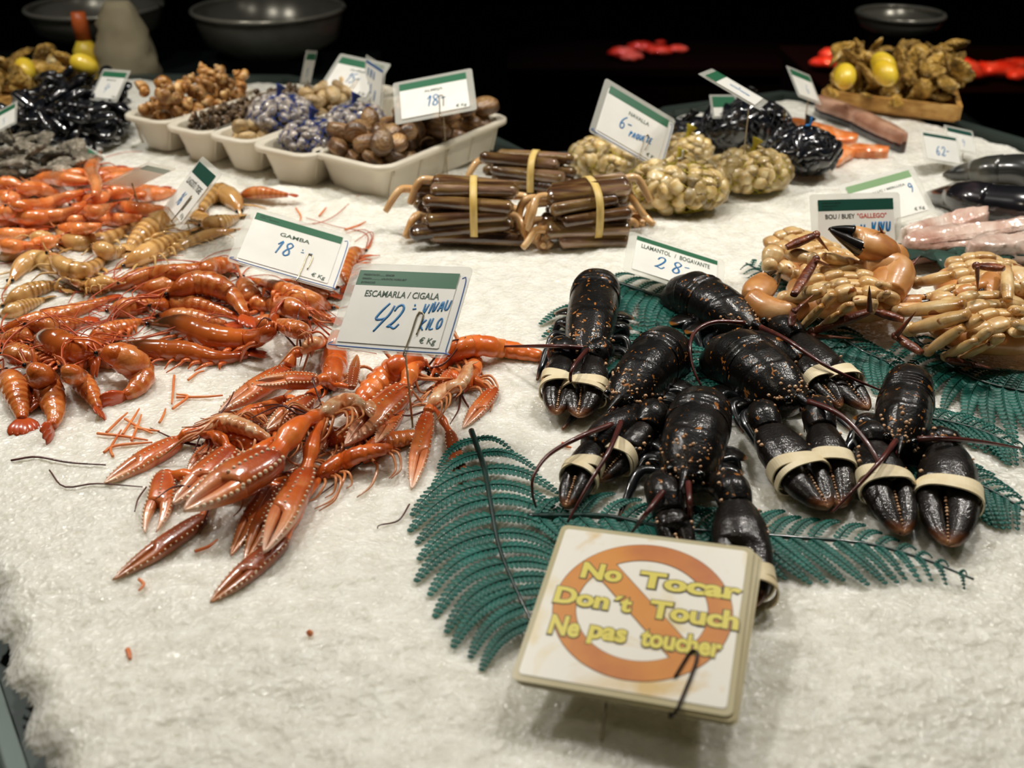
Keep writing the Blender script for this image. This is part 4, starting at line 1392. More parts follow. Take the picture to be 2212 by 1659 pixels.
def slim_claw(root, pts, wpx, side=1, openang=0.0, m='cig_claw', lift=0.0, arm_from=None, gap=.03, rows=True, put=True, roll=0.0):
    b, t = Z2(*pts)
    r = wpx / 2.127 / 2 * mpp(*b, .02) * 1.22
    c, rr = lay([b, t], [r * .7, r * .75, r * .35], 14, .3, lift=lift, put=put)
    base, tip = c[0], c[-1]
    a = nrm(tip - base)
    up = np.array([0, 0, 1.0])
    sx = np.cross(a, up)
    up = up * math.cos(roll) + nrm(sx) * math.sin(roll)
    fx, mv, fr = chela(base, tip, 2 * r, 1.35 * r, side, up, 'slim', gap, openang)
    cp = part('claw', fx, M[m], root)
    part('moving_finger', mv, M[m], cp)
    if rows:
        k, n = [], []
        for i in range(1, 30, 2):
            for sx in (-.92, .92, .0) if i < 18 else (-.92,):
                k.append(fr['c'][i] + fr['s'] * fr['rx'][i] * sx + fr['up'] * fr['rz'][i] * (.55 if sx else .97))
                n.append(nrm(fr['s'] * sx + fr['up'] * .6))
        for i in range(2, len(fr['q']) - 2, 2):
            k.append(fr['q'][i] + fr['S2'] * fr['x2'][i] * .9 + fr['up'] * fr['z2'][i] * .6)
            n.append(nrm(fr['S2'] + fr['up'] * .5))
        part('knob_row', octs(k, r * .105, n, 1.15), M['cig_knob'], cp)
    if arm_from is not None:
        q = np.asarray(arm_from)
        mid = (q + base) / 2 + np.array([0, 0, r * .5])
        part('claw_arm', tube([q, mid, base + a * r * .3], [r * .30, r * .40, r * .30, r * .46, r * .58, r * .40, r * .52], 12, m=34), M['cig'], root)
    return base, tip

def langoustine(label, body, wpx, claws, m='cig', nleg=10, legsides=(1, -1), sink=.3, lift=0.0, legm='cig_leg', tailfan=True, seed=0, feel=2):
    rs = np.random.RandomState(seed + 50)
    px = Z2(*body)
    px = [px[0]] + px[1:] + [tuple(np.array(px[-1]) + (np.array(px[-1]) - np.array(px[-2])) * .35)]
    r0 = .80 * wpx / 2.127 / 2 * mpp(*px[len(px) // 2], .03)
    mm = 64
    f = np.linspace(0, 1, mm)
    r = r0 * np.interp(f, [0, .06, .18, .36, .45, .6, .8, .95, 1], [.25, .5, .86, 1.0, .98, .94, .80, .62, .5])
    c, r = lay(px, r, mm, sink, lift=lift)
    g = c[mm // 2]
    root = thing('langoustine', label, 'langoustine', (g[0], g[1], c[:, 2].min() - r0 * .7), 'langoustines heaped under their card')
    t, S, N = frames(c)
    k1 = f <= .44
    n1 = int(k1.sum())
    part('carapace', loft(c[:n1], S[:n1], N[:n1], r[:n1], r[:n1] * 1.02, 18, u=np.linspace(0, .5, n1)), M[m], root)
    k2 = slice(n1 - 3, mm)
    ff = np.linspace(0, 1, mm - n1 + 3)
    saw = (ff * 6) % 1.0
    st = .93 + .12 * saw
    ang = np.linspace(0, 2 * PI, 18, endpoint=False)
    mod = np.ones((len(ff), 18))
    mod[:, np.abs(np.sin(ang)) < .35] += (.16 * np.sin(saw * PI))[:, None]       # side lobes of the tail plates
    part('abdomen', loft(c[k2], S[k2], N[k2], r[k2] * st, r[k2] * st * .9, 18, mod=mod, u=np.linspace(.3, 1, len(ff))), M[m], root)
    if tailfan:
        part('tail_fan', fan_blades(c[-1] - t[-1] * r0 * .2, t[-1], S[-1], N[-1], r0 * 1.7, 5, .75), M[m], root)
    for sd in (1, -1):
        part('eye', ball(c[2] + S[2] * sd * r[2] * .85 + N[2] * r[2] * .5 - t[2] * r0 * .25, r0 * .22, 10, 8), M['eye'], root)
    part('rostrum', tube([c[5] + N[5] * r[5] * .85, c[0] + N[0] * r[0] * .8 - t[0] * r0 * .3, c[0] - t[0] * r0 * 1.1 + N[0] * r0 * .7], [r0 * .25, r0 * .15, r0 * .04], 8, m=10), M[m], root)
    kk, kn = [], []
    for _ in range(16):
        i = rs.randint(3, n1 - 4)
        th = rs.uniform(.3, PI - .3)
        d = S[i] * math.cos(th) + N[i] * math.sin(th)
        kk.append(c[i] + d * r[i] * .98)
        kn.append(d)
    part('knob_row', octs(kk, r0 * .06, kn, 1.3), M['cig_knob'], root)
    for j in range(nleg):
        sd = legsides[j % len(legsides)]
        i = int(mm * (.14 + .26 * j / nleg))
        d = S[i] * sd
        p0 = c[i] + d * r[i] * .8 - N[i] * r[i] * .3
        ln = r0 * rs.uniform(2.8, 4.8)
        bk = rs.uniform(-.5, .9)
        p1 = p0 + d * ln * .42 - t[i] * ln * bk * .3 + np.array([0, 0, r0 * .45])
        p2 = p1 + d * ln * .28 - t[i] * ln * (bk * .4 + .2) - np.array([0, 0, r0 * .4])
        p3 = p2 + d * ln * .06 - t[i] * ln * (bk * .3 + .3)
        for p in (p2, p3):
            p[2] = max(p[2] - r0 * .3, hm_at(p[0], p[1]) + .002) if p[2] - r0 * 1.5 < hm_at(p[0], p[1]) + .03 else p[2]
        part('leg', tube([p0, p1, p2, p3], [r0 * .17, r0 * .15, r0 * .12, r0 * .05], 7, m=18), M[legm], root)
    for cl in claws:
        sd = cl.get('arm', 1)
        i = int(mm * .07)
        slim_claw(root, cl['p'], cl['w'], cl.get('side', 1), cl.get('open', 0), cl.get('m', 'cig_claw'), cl.get('lift', 0), c[i] + S[i] * sd * r[i] * .8 - N[i] * r[i] * .2, cl.get('gap', .03), roll=cl.get('roll', 0))
    for j in range(feel):
        p0 = c[0]
        e = p0 - t[0] * r0 * rs.uniform(4, 8) + S[0] * r0 * rs.uniform(-6, 6)
        q = (p0 + e) / 2 + S[0] * r0 * rs.uniform(-1.5, 1.5)
        e[2] = hm_at(e[0], e[1]) + .002
        q[2] = max(hm_at(q[0], q[1], .006) + .002, q[2])
        part('antenna', tube([p0, q, e], [.0011, .0009, .0004], 5, m=22), M['antenna'], root)
    return root

langoustine('orange langoustine between the pale-bellied one and the red prawns, head down in the heap', [(520, 650), (600, 600), (690, 620), (770, 660)], 120,
            [dict(p=[(560, 640), (440, 760)], w=70, side=1, arm=1, gap=.05)], seed=31, nleg=12)
langoustine('orange langoustine below the long pink claw, legs spread over the ice', [(640, 560), (720, 500), (800, 470), (860, 440)], 110,
            [dict(p=[(700, 520), (560, 600)], w=64, side=1, arm=1, gap=.05)], seed=32, nleg=12)
langoustine('langoustine in the middle of the heap, orange, mostly under the pale-bellied one on top', [(820, 600), (900, 540), (960, 470), (1010, 410)], 120,
            [dict(p=[(1000, 430), (800, 572)], w=96, side=1, arm=1, gap=.05), dict(p=[(860, 640), (760, 800)], w=70, side=-1, arm=-1, gap=.05)], seed=21, nleg=14)
langoustine('langoustine under the biggest claw, dark orange, legs tangled', [(600, 800), (700, 720), (800, 680), (900, 640)], 120,
            [dict(p=[(860, 830), (700, 1180)], w=86, side=-1, arm=-1, gap=.05, m='cig_dark')], seed=22, nleg=12, m='cig')
langoustine('langoustine between the fanned tail and the low brown-legged one', [(1080, 640), (1170, 590), (1250, 540), (1320, 500)], 120, [dict(p=[(1080, 560), (1010, 700)], w=76, side=1, arm=1), dict(p=[(1300, 560), (1200, 700)], w=60, side=-1, arm=-1, m='cig_dark')], seed=23, nleg=14)
langoustine('langoustine at the lobster end of the heap with raised thin legs', [(1690, 400), (1730, 330), (1750, 260), (1740, 200)], 110, [dict(p=[(1650, 300), (1560, 470)], w=64, side=1, arm=-1)], seed=24, nleg=14, m='cig', tailfan=False)
langoustine('langoustine stretched out behind the card, segmented orange tail pointing at the lobsters', [(1560, 330), (1640, 230), (1760, 185), (1900, 200), (2020, 225)], 140,
            [dict(p=[(1850, 385), (1700, 565)], w=66, side=-1, arm=1), dict(p=[(1470, 250), (1420, 360)], w=50, side=1, arm=-1)], seed=1, sink=.35, nleg=8)
langoustine('langoustine lying lowest on the lobster side, dark orange tail on the ice', [(1230, 720), (1320, 640), (1430, 610), (1500, 600)], 130, [], seed=2, m='cig', nleg=6, tailfan=False)
langoustine('langoustine buried at the heap tip, one claw hanging down like open pliers', [(560, 860), (640, 780), (720, 700), (800, 640)], 110,
            [dict(p=[(520, 970), (92, 1262)], w=86, side=1, m='cig_dark', arm=-1, gap=.06), dict(p=[(335, 770), (292, 1040)], w=100, side=1, open=.22, gap=.14, arm=1)], seed=3, nleg=6)
langoustine('langoustine at the near side of the heap with bent brown legs and two low claws', [(1010, 800), (1130, 730), (1230, 680), (1330, 660)], 120,
            [dict(p=[(885, 1075), (540, 1365)], w=96, side=-1, m='cig_dark', gap=.05, arm=1), dict(p=[(815, 815), (635, 1150)], w=72, side=1, m='cig_dark', gap=.05, arm=-1)], seed=4, nleg=10, m='cig')
langoustine('langoustine on the far side of the heap reaching out a long pink claw', [(960, 220), (1000, 180), (1060, 170), (1120, 190)], 80,
            [dict(p=[(900, 290), (580, 490)], w=96, side=1, arm=1, lift=.006)], seed=5, m='cig_pale', nleg=6, tailfan=False)
langoustine('pale-bellied langoustine on the far corner with a long white-knobbed claw pointing at the red prawns', [(500, 590), (600, 540), (700, 560), (780, 600)], 120,
            [dict(p=[(400, 620), (52, 818)], w=96, side=1, arm=-1, gap=.05), dict(p=[(640, 660), (368, 912)], w=108, side=-1, arm=1, gap=.05, lift=.004)], seed=6, m='cig_pale', nleg=10, feel=1)
langoustine('langoustine with a big dark red dome of a head under the card, one open pincer', [(1080, 390), (1105, 320), (1110, 240), (1120, 160)], 150,
            [dict(p=[(1035, 345), (760, 345)], w=86, side=-1, open=.28, gap=.1, arm=1, lift=.008), dict(p=[(1190, 380), (1215, 225)], w=46, side=1, m='cig_dark', lift=.012, arm=-1)], seed=7, nleg=4, tailfan=False, feel=1)
langoustine('langoustine whose broad orange tail fans out below the card, spiny claws forward', [(1530, 290), (1470, 250), (1390, 290), (1300, 360), (1235, 430)], 150,
            [dict(p=[(1440, 375), (1160, 642)], w=120, side=1, gap=.06, arm=1, lift=.006), dict(p=[(1415, 475), (1300, 632)], w=66, side=1, gap=.04, arm=-1)], seed=8, nleg=6, lift=.004)
langoustine('pink langoustine curled with its legs over the near end, narrow claws hanging to the fern', [(1540, 480), (1590, 420), (1640, 380), (1690, 360), (1720, 300)], 100,
            [dict(p=[(1540, 500), (1465, 845)], w=78, side=-1, arm=1, gap=.03), dict(p=[(1640, 580), (1712, 868)], w=60, side=1, arm=-1, m='cig_dark', gap=.05)], seed=9, nleg=10, m='cig_pale', feel=1)
langoustine('langoustine lying on its back on top of the heap, pale legs up, largest claw forward', [(1040, 520), (1110, 470), (1170, 440), (1230, 460)], 120,
            [dict(p=[(850, 690), (418, 945)], w=172, side=-1, gap=.09, arm=-1, lift=.014), dict(p=[(985, 755), (788, 1135)], w=116, side=1, gap=.10, arm=1, lift=.006)], seed=10, m='cig_pale', nleg=12, lift=.01)
# ------------------------------------------------------------------ plastic fern fronds
M['fern'] = mat('teal_fern_leaf', [(0, '#0e463c'), (.5, '#155e52'), (1, '#22766a')], 60, .5, coat=.10, coatr=.3, spec=.25, uramp=[(0, '#0a332c'), (.5, '#155e52'), (1, '#125046')], umix=.5, vary=.12)
M['fern_stem'] = mat('dark_fern_stem', [(0, '#0a2622'), (1, '#123a34')], 60, .35, coat=.4)

def leaflet(c, d, w, L, W):
    """one blade: root c, direction d, width direction w"""
    n = np.array([0, 0, 1.0])
    pr = [(0, .10), (.22, .42), (.55, .5), (.85, .38), (1, .06)]
    v, u = [], []
    for t, h in pr:
        p = c + d * L * t - n * L * .10 * t * t
        v += [p - w * W * h - n * W * .10, p + n * W * .10, p + w * W * h - n * W * .10]
        u += [1, 0, 1]
    q = []
    for i in range(len(pr) - 1):
        a = 3 * i
        q += [[a, a + 1, a + 4, a + 3], [a + 1, a + 2, a + 5, a + 4]]
    return v, q, u

def frond(label, rach, lens, up_lens=None, npin=16, lean=.75, curve=.35, z=.007, seed=0, both=True, nl=14):
    """rach: pixels of the stem from its cut end to its tip; lens: lengths in pixels along it of the side leaves"""
    rs = np.random.RandomState(seed + 900)
    m = 90
    pr = cr(np.asarray(rach, float), m)
    c = np.array([P(a, b, z) for a, b in pr])
    for i in range(m):
        c[i, 2] = ice_h(c[i, 0], c[i, 1]) + z
    root = thing('fern_frond', label, 'fern frond', c[m // 2] - (0, 0, z), 'plastic fern fronds')
    part('stem', rawtube(c, np.linspace(.0026, .0008, m), 8), M['fern_stem'], root)
    t = nrm(np.gradient(c, axis=0))
    side = nrm(np.cross(t, (0, 0, 1.0)))       # to the right of the way to the tip
    for k in range(npin):
        f = (k + .6) / (npin + .3)
        for sd in (1, -1):
            ll = lens if sd == 1 else (up_lens or lens)
            i = int(f * (m - 1))
            Lp = np.interp(f, np.linspace(0, 1, len(ll)), ll)
            if Lp < 4:
                continue
            d0 = nrm(side[i] * sd + t[i] * lean)
            q0, q1 = c[i] - CAM, c[i] + d0 * .01 - CAM
            pl = [np.array([q @ _R, q @ _U]) / (q @ _F) * F_PX for q in (q0, q1)]
            L = min(Lp * .01 / np.linalg.norm(pl[1] - pl[0]), .085) * rs.uniform(.93, 1.07) * 1.05
            pts = [c[i]]
            mm = 24
            d = d0
            w = -sd
            for j in range(mm):
                a = curve * w * sd * .0 + curve / mm
                # the leaf bends a little towards the tip of the frond, or back
                d = nrm(d + t[i] * a * 1.3)
                pts.append(pts[-1] + d * L / mm)
            pts = np.array(pts)
            hz = np.array([ice_h(x, y) for x, y in pts[:, :2]])
            pts[:, 2] = hz + z - .0045 * np.linspace(0, 1, len(pts)) ** 2 + .003 * np.sin(np.linspace(0, PI, len(pts)))
            mb = rawtube(pts, np.linspace(.0011, .0003, len(pts)), 5)
            mb.u = [np.zeros_like(x) for x in mb.u]
            tt = nrm(np.gradient(pts, axis=0))
            ss = nrm(np.cross(tt, (0, 0, 1.0)))
            n_l = max(7, int(nl * min(1, L / .05)))
            V, Q, U, nn = [], [], [], 0
            for j in range(n_l):
                g = (j + .5) / n_l
                x = g * (len(pts) - 1)
                i0 = int(x)
                p = pts[i0] + (pts[min(i0 + 1, len(pts) - 1)] - pts[i0]) * (x - i0)
                ln = L * .135 * (1 - g) ** .5 * (.8 + .2 * min(1, g * 8)) + .0008
                wd = L / n_l * .98
                for s2 in (1, -1):
                    dd = nrm(ss[i0] * s2 + tt[i0] * .55)
                    ww = nrm(np.cross((0, 0, 1.0), dd))
                    v, q, u = leaflet(p, dd, ww, ln, wd)
                    V += v
                    Q += [[a + nn for a in r] for r in q]
                    U += u
                    nn += len(v)
            mb.add(V, Q, None, U)
            part('side_leaf', mb, M['fern'], root)
    return root

frond('teal fern frond beside the langoustines, running under the No Tocar sign', [(1018, 925), (1045, 1000), (1060, 1080), (1078, 1165), (1112, 1250), (1160, 1345)], [75, 185, 205, 200, 185, 140], [70, 160, 170, 165, 155, 110], 13, .12, .75, seed=1, nl=16)
frond('teal fern frond crossing under the lobster claws, tip on the open ice', [(1140, 1105), (1300, 1110), (1450, 1132), (1650, 1145), (1850, 1168), (2000, 1205), (2105, 1247)], [110, 125, 130, 135, 120, 60, 15], [75, 85, 85, 80, 70, 40, 12], 21, .45, .45, seed=2, nl=15)
frond('teal fern frond under the LLAMANTOL card', [(1300, 600), (1380, 622), (1470, 645), (1600, 690), (1640, 730)], [100, 125, 125, 100, 40], [45, 55, 50, 40, 20], 11, .1, .3, seed=3)
frond('teal fern frond under the two lobsters next to the langoustines', [(1250, 640), (1320, 720), (1420, 790), (1520, 860), (1560, 920)], [110, 120, 110, 90, 40], [90, 120, 120, 90, 40], 13, .2, .3, seed=4)
frond('teal fern frond between the crabs and the hindmost lobster claws', [(1740, 660), (1800, 705), (1860, 745), (1925, 775), (1960, 800)], [70, 85, 85, 60, 20], [60, 75, 70, 50, 20], 11, .5, .4, seed=5)
frond('teal fern frond sticking out below the outer crab towards the picture edge', [(1960, 720), (2040, 774), (2120, 812), (2220, 838), (2300, 850)], [60, 85, 90, 80, 40], [50, 60, 60, 50, 30], 13, .1, .3, seed=6)
frond('teal fern frond under the outermost lobster, ending at the picture edge', [(1890, 985), (1990, 1005), (2080, 1030), (2160, 1065), (2240, 1110)], [75, 85, 85, 60, 20], [70, 80, 70, 50, 20], 13, .5, .4, seed=7)
frond('teal fern frond behind the outermost lobster claws', [(1960, 890), (2060, 905), (2140, 925), (2230, 965)], [55, 65, 55, 25], [45, 50, 40, 20], 11, .5, .4, seed=8)
frond('small teal fern frond peeping out behind the crabs', [(1760, 640), (1690, 600), (1640, 575), (1612, 562)], [60, 60, 45, 15], [50, 50, 40, 15], 9, .4, .4, seed=9)
frond('teal fern frond in the gap between the middle lobsters', [(1420, 690), (1480, 760), (1530, 810), (1620, 860)], [90, 100, 90, 50], [80, 90, 80, 40], 10, .3, .3, seed=10)

# ------------------------------------------------------------------ crabs lying on their backs
M['crab'] = mat('cream_crab_belly', [(0, '#8a5420'), (.4, '#c8984e'), (1, '#efdaa8')], 60, .34, bump=(120, .5, .0012), coat=.4, coatr=.15, specks=(60, .66, '#8a4a18'), uramp=[(0, '#a0632c'), (.2, '#dcb880'), (.75, '#e6c898'), (1, '#9a5c2a')], umix=.45, vary=.05, detail=5)
M['crab_claw'] = mat('tan_crab_claw', [(0, '#9a5a26'), (.5, '#c8894a'), (1, '#e6b882')], 22, .38, coat=.3, coatr=.15, vary=.06, bump=(160, .3, .0008))
M['crab_brown'] = mat('red_brown_crab_leg', [(0, '#3f1a10'), (.5, '#6a3018'), (1, '#9a562a')], 90, .4, bump=(300, .7, .0012), coat=.35, vary=.1)
M['crab_black'] = mat('black_claw_tip', [(0, '#0c0a0a'), (1, '#221c1a')], 40, .22, coat=.8, vary=0)

def Z9(*p):
    return [(1580 + x / 3.5, 460 + y / 3.5) for x, y in p]

def crab_seg(a, b, wpx, za, zb, prof=(.75, 1, .95, .8), flat=.72, n=16):
    wpx = wpx * 1.22
    (pa, pb) = Z9(a, b)
    za, zb = za + .010, zb + .006
    A, B = P(*pa, za), P(*pb, zb)
    r = wpx / 3.5 / 2 * mpp(*pa, (za + zb) / 2)
    return tube([A, A * .66 + B * .34, A * .34 + B * .66, B], [r * x for x in prof], n, m=18, flat=flat, e=.88), A, B, r

def crab(label, belly, ax, size, legs, claws, flap, z0=.012, h=.048, seed=0):
    """belly: pixel of the belly's middle; ax: pixel towards which the tail flap points; size: half length, half width in metres"""
    rs = np.random.RandomState(seed + 70)
    c = P(*Z9(belly)[0], h * .75)
    t2 = P(*Z9(ax)[0], h * .75)
    a = np.array([t2[0] - c[0], t2[1] - c[1], 0])
    a = nrm(a)
    s = np.cross(a, (0, 0, 1.0))
    z = np.array([0, 0, 1.0])
    root = thing('crab', label, 'crab', (c[0], c[1], ice_h(c[0], c[1])), 'crabs on their backs')
    sl, sw = size
    m = 30
    x = np.linspace(-1, 1, m)
    pr = np.sqrt(np.maximum(1 - np.abs(x) ** 2.4, .004))
    o = np.array([c[0], c[1], z0])
    cc = o + np.outer(x * sl * .78, a) + z * h * .33
    part('shell', loft(cc, s, z, pr * sw * .74, pr ** .7 * h * .33, 26, .9), M['crab_claw'], root)
    # breast plates: rows of swollen plates on both sides of the narrow tail flap
    k = 0
    for sd in (1, -1):
        for i in range(5):
            f = -.55 + .27 * i
            for j in range(2):
                cen = o + a * sl * f + s * sd * sw * (.19 + .21 * j) * (1.05 - .25 * abs(f)) + z * (h * (.70 - .10 * j - .05 * abs(f)))
                d = nrm(s * sd + a * (.35 * (f)) - z * .25)
                w = nrm(np.cross(z, d))
                L = sw * .15
                tt = np.linspace(-1, 1, 9)
                pp = np.sqrt(np.maximum(1 - np.abs(tt) ** 3, .02))
                part('breast_plate', loft(cen + np.outer(tt * L, d), w, np.cross(d, w), pp * sl * .125 * rs.uniform(.8, 1.25), pp * h * .14 * rs.uniform(.8, 1.3), 12, .75), M['crab'], root)
                k += 1
    nseg = 6
    for i in range(nseg):
        f0 = -.50 + .24 * i
        w = sw * .125 * (1.25 - .10 * i) * flap
        cen = o + a * sl * f0 + z * (h * (.80 - .035 * i))
        tt = np.linspace(-1, 1, 8)
        pp = np.sqrt(np.maximum(1 - np.abs(tt) ** 5, .03))
        part('tail_flap_plate', loft(cen + np.outer(tt * sl * .115, a), s, z, pp * w, pp * h * .07, 14, .8), M['crab'], root)
    for L in legs:
        lg = None
        for (p0, p1, w, za, zb, mm) in L:
            pr = (.70, 1.06, .98, .72) if mm != 'spike' else (1.0, .8, .5, .1)
            mb, A, B, r = crab_seg(p0, p1, w, za, zb, pr)
            mt = M['crab_brown'] if mm in ('brown', 'spike') else M['crab']
            if lg is None:
                lg = part('leg', mb, mt, root)
            else:
                part('claw_point' if mm == 'spike' else 'leg_joint', mb, mt, lg)
            if mm != 'spike':
                part('joint_knuckle', ball(B, r * .82, 10, 8), mt, lg)
    for cl in claws:
        (b, t) = Z9(cl['p'][0], cl['p'][1])
        w = cl['w'] / 3.5 * mpp(*b, cl['z0'])
        A, B = P(*b, cl['z0']), P(*t, cl['z1'])
        fx, mv, fr = chela(A, B, w, w * .72, cl.get('side', 1), cl.get('up', (0, -.35, 1)), 'crab', .04, cl.get('open', 0))
        cp = part('claw', fx, M['crab_claw'], root)
        part('moving_finger', mv, M['crab_black'], cp, label='black finger')
        i0 = 22
        n = len(fr['u'])
        part('finger_tip', loft(fr['c'][i0:], fr['s'], fr['up'], fr['rx'][i0:] * 1.03 + .0003, fr['rz'][i0:] * 1.05 + .0003, 16, .95), M['crab_black'], cp, label='black finger tip')
        if 'arm' in cl:
            q = Z9(*cl['arm'])
            zz = cl.get('az', [.03] * len(q))
            pts = [P(*x, y) for x, y in zip(q, zz)] + [A]
            part('claw_arm', tube(pts, [w * .30, w * .42, w * .44, w * .36], 14, m=22), M['crab_claw'], root)
    return root

crab('crab on its back, huge black-tipped claw raised before the BOU / BUEY card', (620, 330), (800, 430), (.075, .060),
     [[((420, 300), (610, 350), 110, .050, .055, 'c'), ((415, 262), (640, 165), 66, .060, .075, 'brown'), ((640, 170), (738, 292), 34, .075, .058, 'spike')],
      [((330, 260), (290, 400), 130, .040, .030, 'c'), ((370, 380), (480, 470), 110, .034, .030, 'c')],
      [((1105, 215), (1150, 150), 30, .03, .06, 'c'), ((1172, 215), (1112, 90), 36, .055, .085, 'spike')],
      [((700, 330), (880, 380), 90, .050, .045, 'c')]],
     [dict(p=[(1240, 330), (735, 118)], w=300, z0=.058, z1=.085, side=-1, open=-.0, arm=[(950, 330), (1120, 400)], az=[.03, .035])], 1.0, seed=1)
crab('crab on its back nearest the lobsters, cream belly up and legs folded', (880, 560), (1000, 740), (.060, .078),
     [[((770, 610), (700, 690), 84, .050, .040, 'c'), ((690, 700), (530, 865), 74, .040, .016, 'c')],
      [((900, 690), (830, 750), 76, .046, .036, 'c'), ((820, 755), (660, 880), 66, .036, .012, 'c')],
      [((1080, 650), (1060, 740), 60, .046, .040, 'c'), ((1045, 745), (605, 900), 74, .036, .014, 'brown'), ((610, 930), (925, 950), 44, .010, .004, 'spike')],
      [((700, 590), (400, 650), 128, .048, .034, 'c'), ((470, 620), (640, 350), 66, .052, .064, 'brown'), ((640, 360), (780, 420), 34, .064, .054, 'spike')],
      [((450, 860), (470, 740), 50, .024, .036, 'brown'), ((470, 750), (620, 618), 40, .036, .052, 'spike')],
      [((1045, 740), (1043, 550), 42, .040, .072, 'spike')],
      [((1110, 540), (1180, 560), 70, .050, .046, 'c'), ((1180, 600), (1130, 640), 66, .046, .04, 'c')],
      [((1300, 600), (1370, 480), 56, .02, .034, 'brown'), ((1340, 420), (1430, 320), 36, .03, .045, 'spike')]],
     [dict(p=[(150, 640), (340, 440)], w=235, z0=.034, z1=.036, side=1, open=.1, arm=[(560, 700), (400, 760), (250, 720)], az=[.036, .03, .03]),
      dict(p=[(1200, 620), (1190, 330)], w=290, z0=.040, z1=.054, side=1, arm=[(1000, 420), (1120, 400), (1260, 440)], az=[.05, .052, .05])], 1.15, seed=2)
crab('crab on its back at the picture edge, behind another, dark claw fingers folded', (1960, 520), (2050, 640), (.060, .070),
     [[((1680, 470), (1400, 530), 100, .045, .030, 'c'), ((1700, 560), (1500, 640), 86, .040, .028, 'c')],
      [((2090, 660), (2080, 400), 78, .046, .062, 'c'), ((2060, 420), (1850, 400), 64, .072, .070, 'brown'), ((1858, 400), (1862, 600), 40, .072, .05, 'spike')],
      [((2120, 420), (2230, 560), 150, .04, .04, 'c')]],
     [dict(p=[(1980, 470), (1885, 690)], w=160, z0=.052, z1=.046, side=1, arm=[(2100, 560), (2060, 480)], az=[.04, .05]),
      dict(p=[(1830, 575), (1600, 655)], w=130, z0=.050, z1=.040, side=-1, arm=[(1980, 600), (1900, 560)], az=[.04, .05])], 1.0, seed=3)
crab('crab on its back at the picture edge, foremost, cream legs fanned towards the viewer', (1960, 780), (2100, 900), (.062, .080),
     [[((1760, 690), (1260, 750), 112, .050, .026, 'c'), ((1300, 810), (1060, 735), 66, .022, .032, 'brown')],
      [((1790, 770), (1350, 880), 122, .050, .022, 'c'), ((1440, 1060), (1240, 930), 66, .012, .020, 'brown'), ((1250, 920), (1395, 745), 52, .020, .050, 'spike')],
      [((1900, 790), (1760, 860), 92, .050, .042, 'c'), ((1750, 865), (1490, 1040), 96, .042, .014, 'c')],
      [((1960, 880), (1850, 960), 86, .046, .036, 'c'), ((1840, 965), (1620, 1085), 80, .036, .010, 'c'), ((1630, 1110), (1840, 1150), 56, .008, .005, 'brown'), ((1830, 1150), (2030, 1190), 40, .006, .003, 'spike')],
      [((2040, 930), (1960, 990), 76, .042, .032, 'c'), ((1960, 990), (1740, 1095), 64, .032, .010, 'c')],
      [((2150, 740), (2230, 760), 80, .046, .04, 'c'), ((2140, 840), (2230, 860), 80, .046, .04, 'c')]],
     [dict(p=[(1190, 690), (1600, 640)], w=125, z0=.030, z1=.034, side=1, arm=[(1620, 720), (1400, 730), (1260, 730)], az=[.04, .03, .03])], 1.25, seed=4)

# ------------------------------------------------------------------ shells
def clam_mb(ridge=.03, n=18, m=14, flat=.52, beak=.18):
    """a closed clam, hinge at -x, about 1 long"""
    th = np.linspace(0, PI, m)
    ph = np.linspace(0, 2 * PI, n, endpoint=False)
    v = []
    for t in th:
        for p in ph:
            # pole axis is z (the two valves bulge to +z and -z)
            r = math.sin(t)
            x = math.cos(p) * r
            y = math.sin(p) * r
            z = math.cos(t)
            k = 1 + beak * max(0, -x) - .10 * abs(y) * (x < 0)
            ed = 1 - .10 * math.exp(-(abs(z) / .12) ** 2)
            rr = 1 + ridge * math.sin(9 * r * (1 + .25 * x))
            v.append((x * .5 * k * ed * rr + .04, y * .42 * ed * rr, (abs(z) ** .8) * math.copysign(1, z) * flat * .5 * (1 - .25 * x) * rr))
    v = np.array(v)
    q = [[i * n + j, (i + 1) * n + j, (i + 1) * n + (j + 1) % n, i * n + (j + 1) % n] for i in range(m - 1) for j in range(n)]
    mb = MB()
    mb.add(v, q, None, np.repeat(np.sin(th), n))
    return mb

def mussel_mb():
    m = 16
    u = np.linspace(0, 1, m)
    c = np.c_[u - .5, .06 * np.sin(u * PI), 0 * u]
    w = np.interp(u, [0, .12, .45, .75, .93, 1], [.03, .13, .21, .22, .14, .03])
    return loft(c, (0, 1, 0), (0, 0, 1), w, w * np.interp(u, [0, .4, 1], [.9, .68, .5]), 14, .95)

def oyster_mb(seed=0, ridge=.10):
    rs = np.random.RandomState(seed)
    m, n = 14, 14
    u = np.linspace(0, 1, m)
    c = np.c_[u - .5, .05 * np.sin(u * 4 + seed), .03 * np.sin(u * 5)]
    w = np.interp(u, [0, .15, .5, .8, .95, 1], [.06, .17, .27, .29, .18, .05])
    return loft(c, (0, 1, 0), (0, 0, 1), w, w * .42, n, 1, mod=1 + ridge * rs.randn(m, n))

def snail_mb(turns=3.6):
    m = 70
    f = np.linspace(0, 1, m)
    a = f * turns * 2 * PI
    k = np.exp(2.6 * (f - 1))
    r = .22 * k
    c = np.c_[np.cos(a) * r * .95, np.sin(a) * r * .95, .62 * (1 - k)]
    t, S, N = frames(c)
    mb = loft(c, S, N, r * .98 + .004, r * 1.12 + .004, 10, u=f)
    mb.v = [x - np.array([0, 0, .22]) for x in mb.v]
    return mb

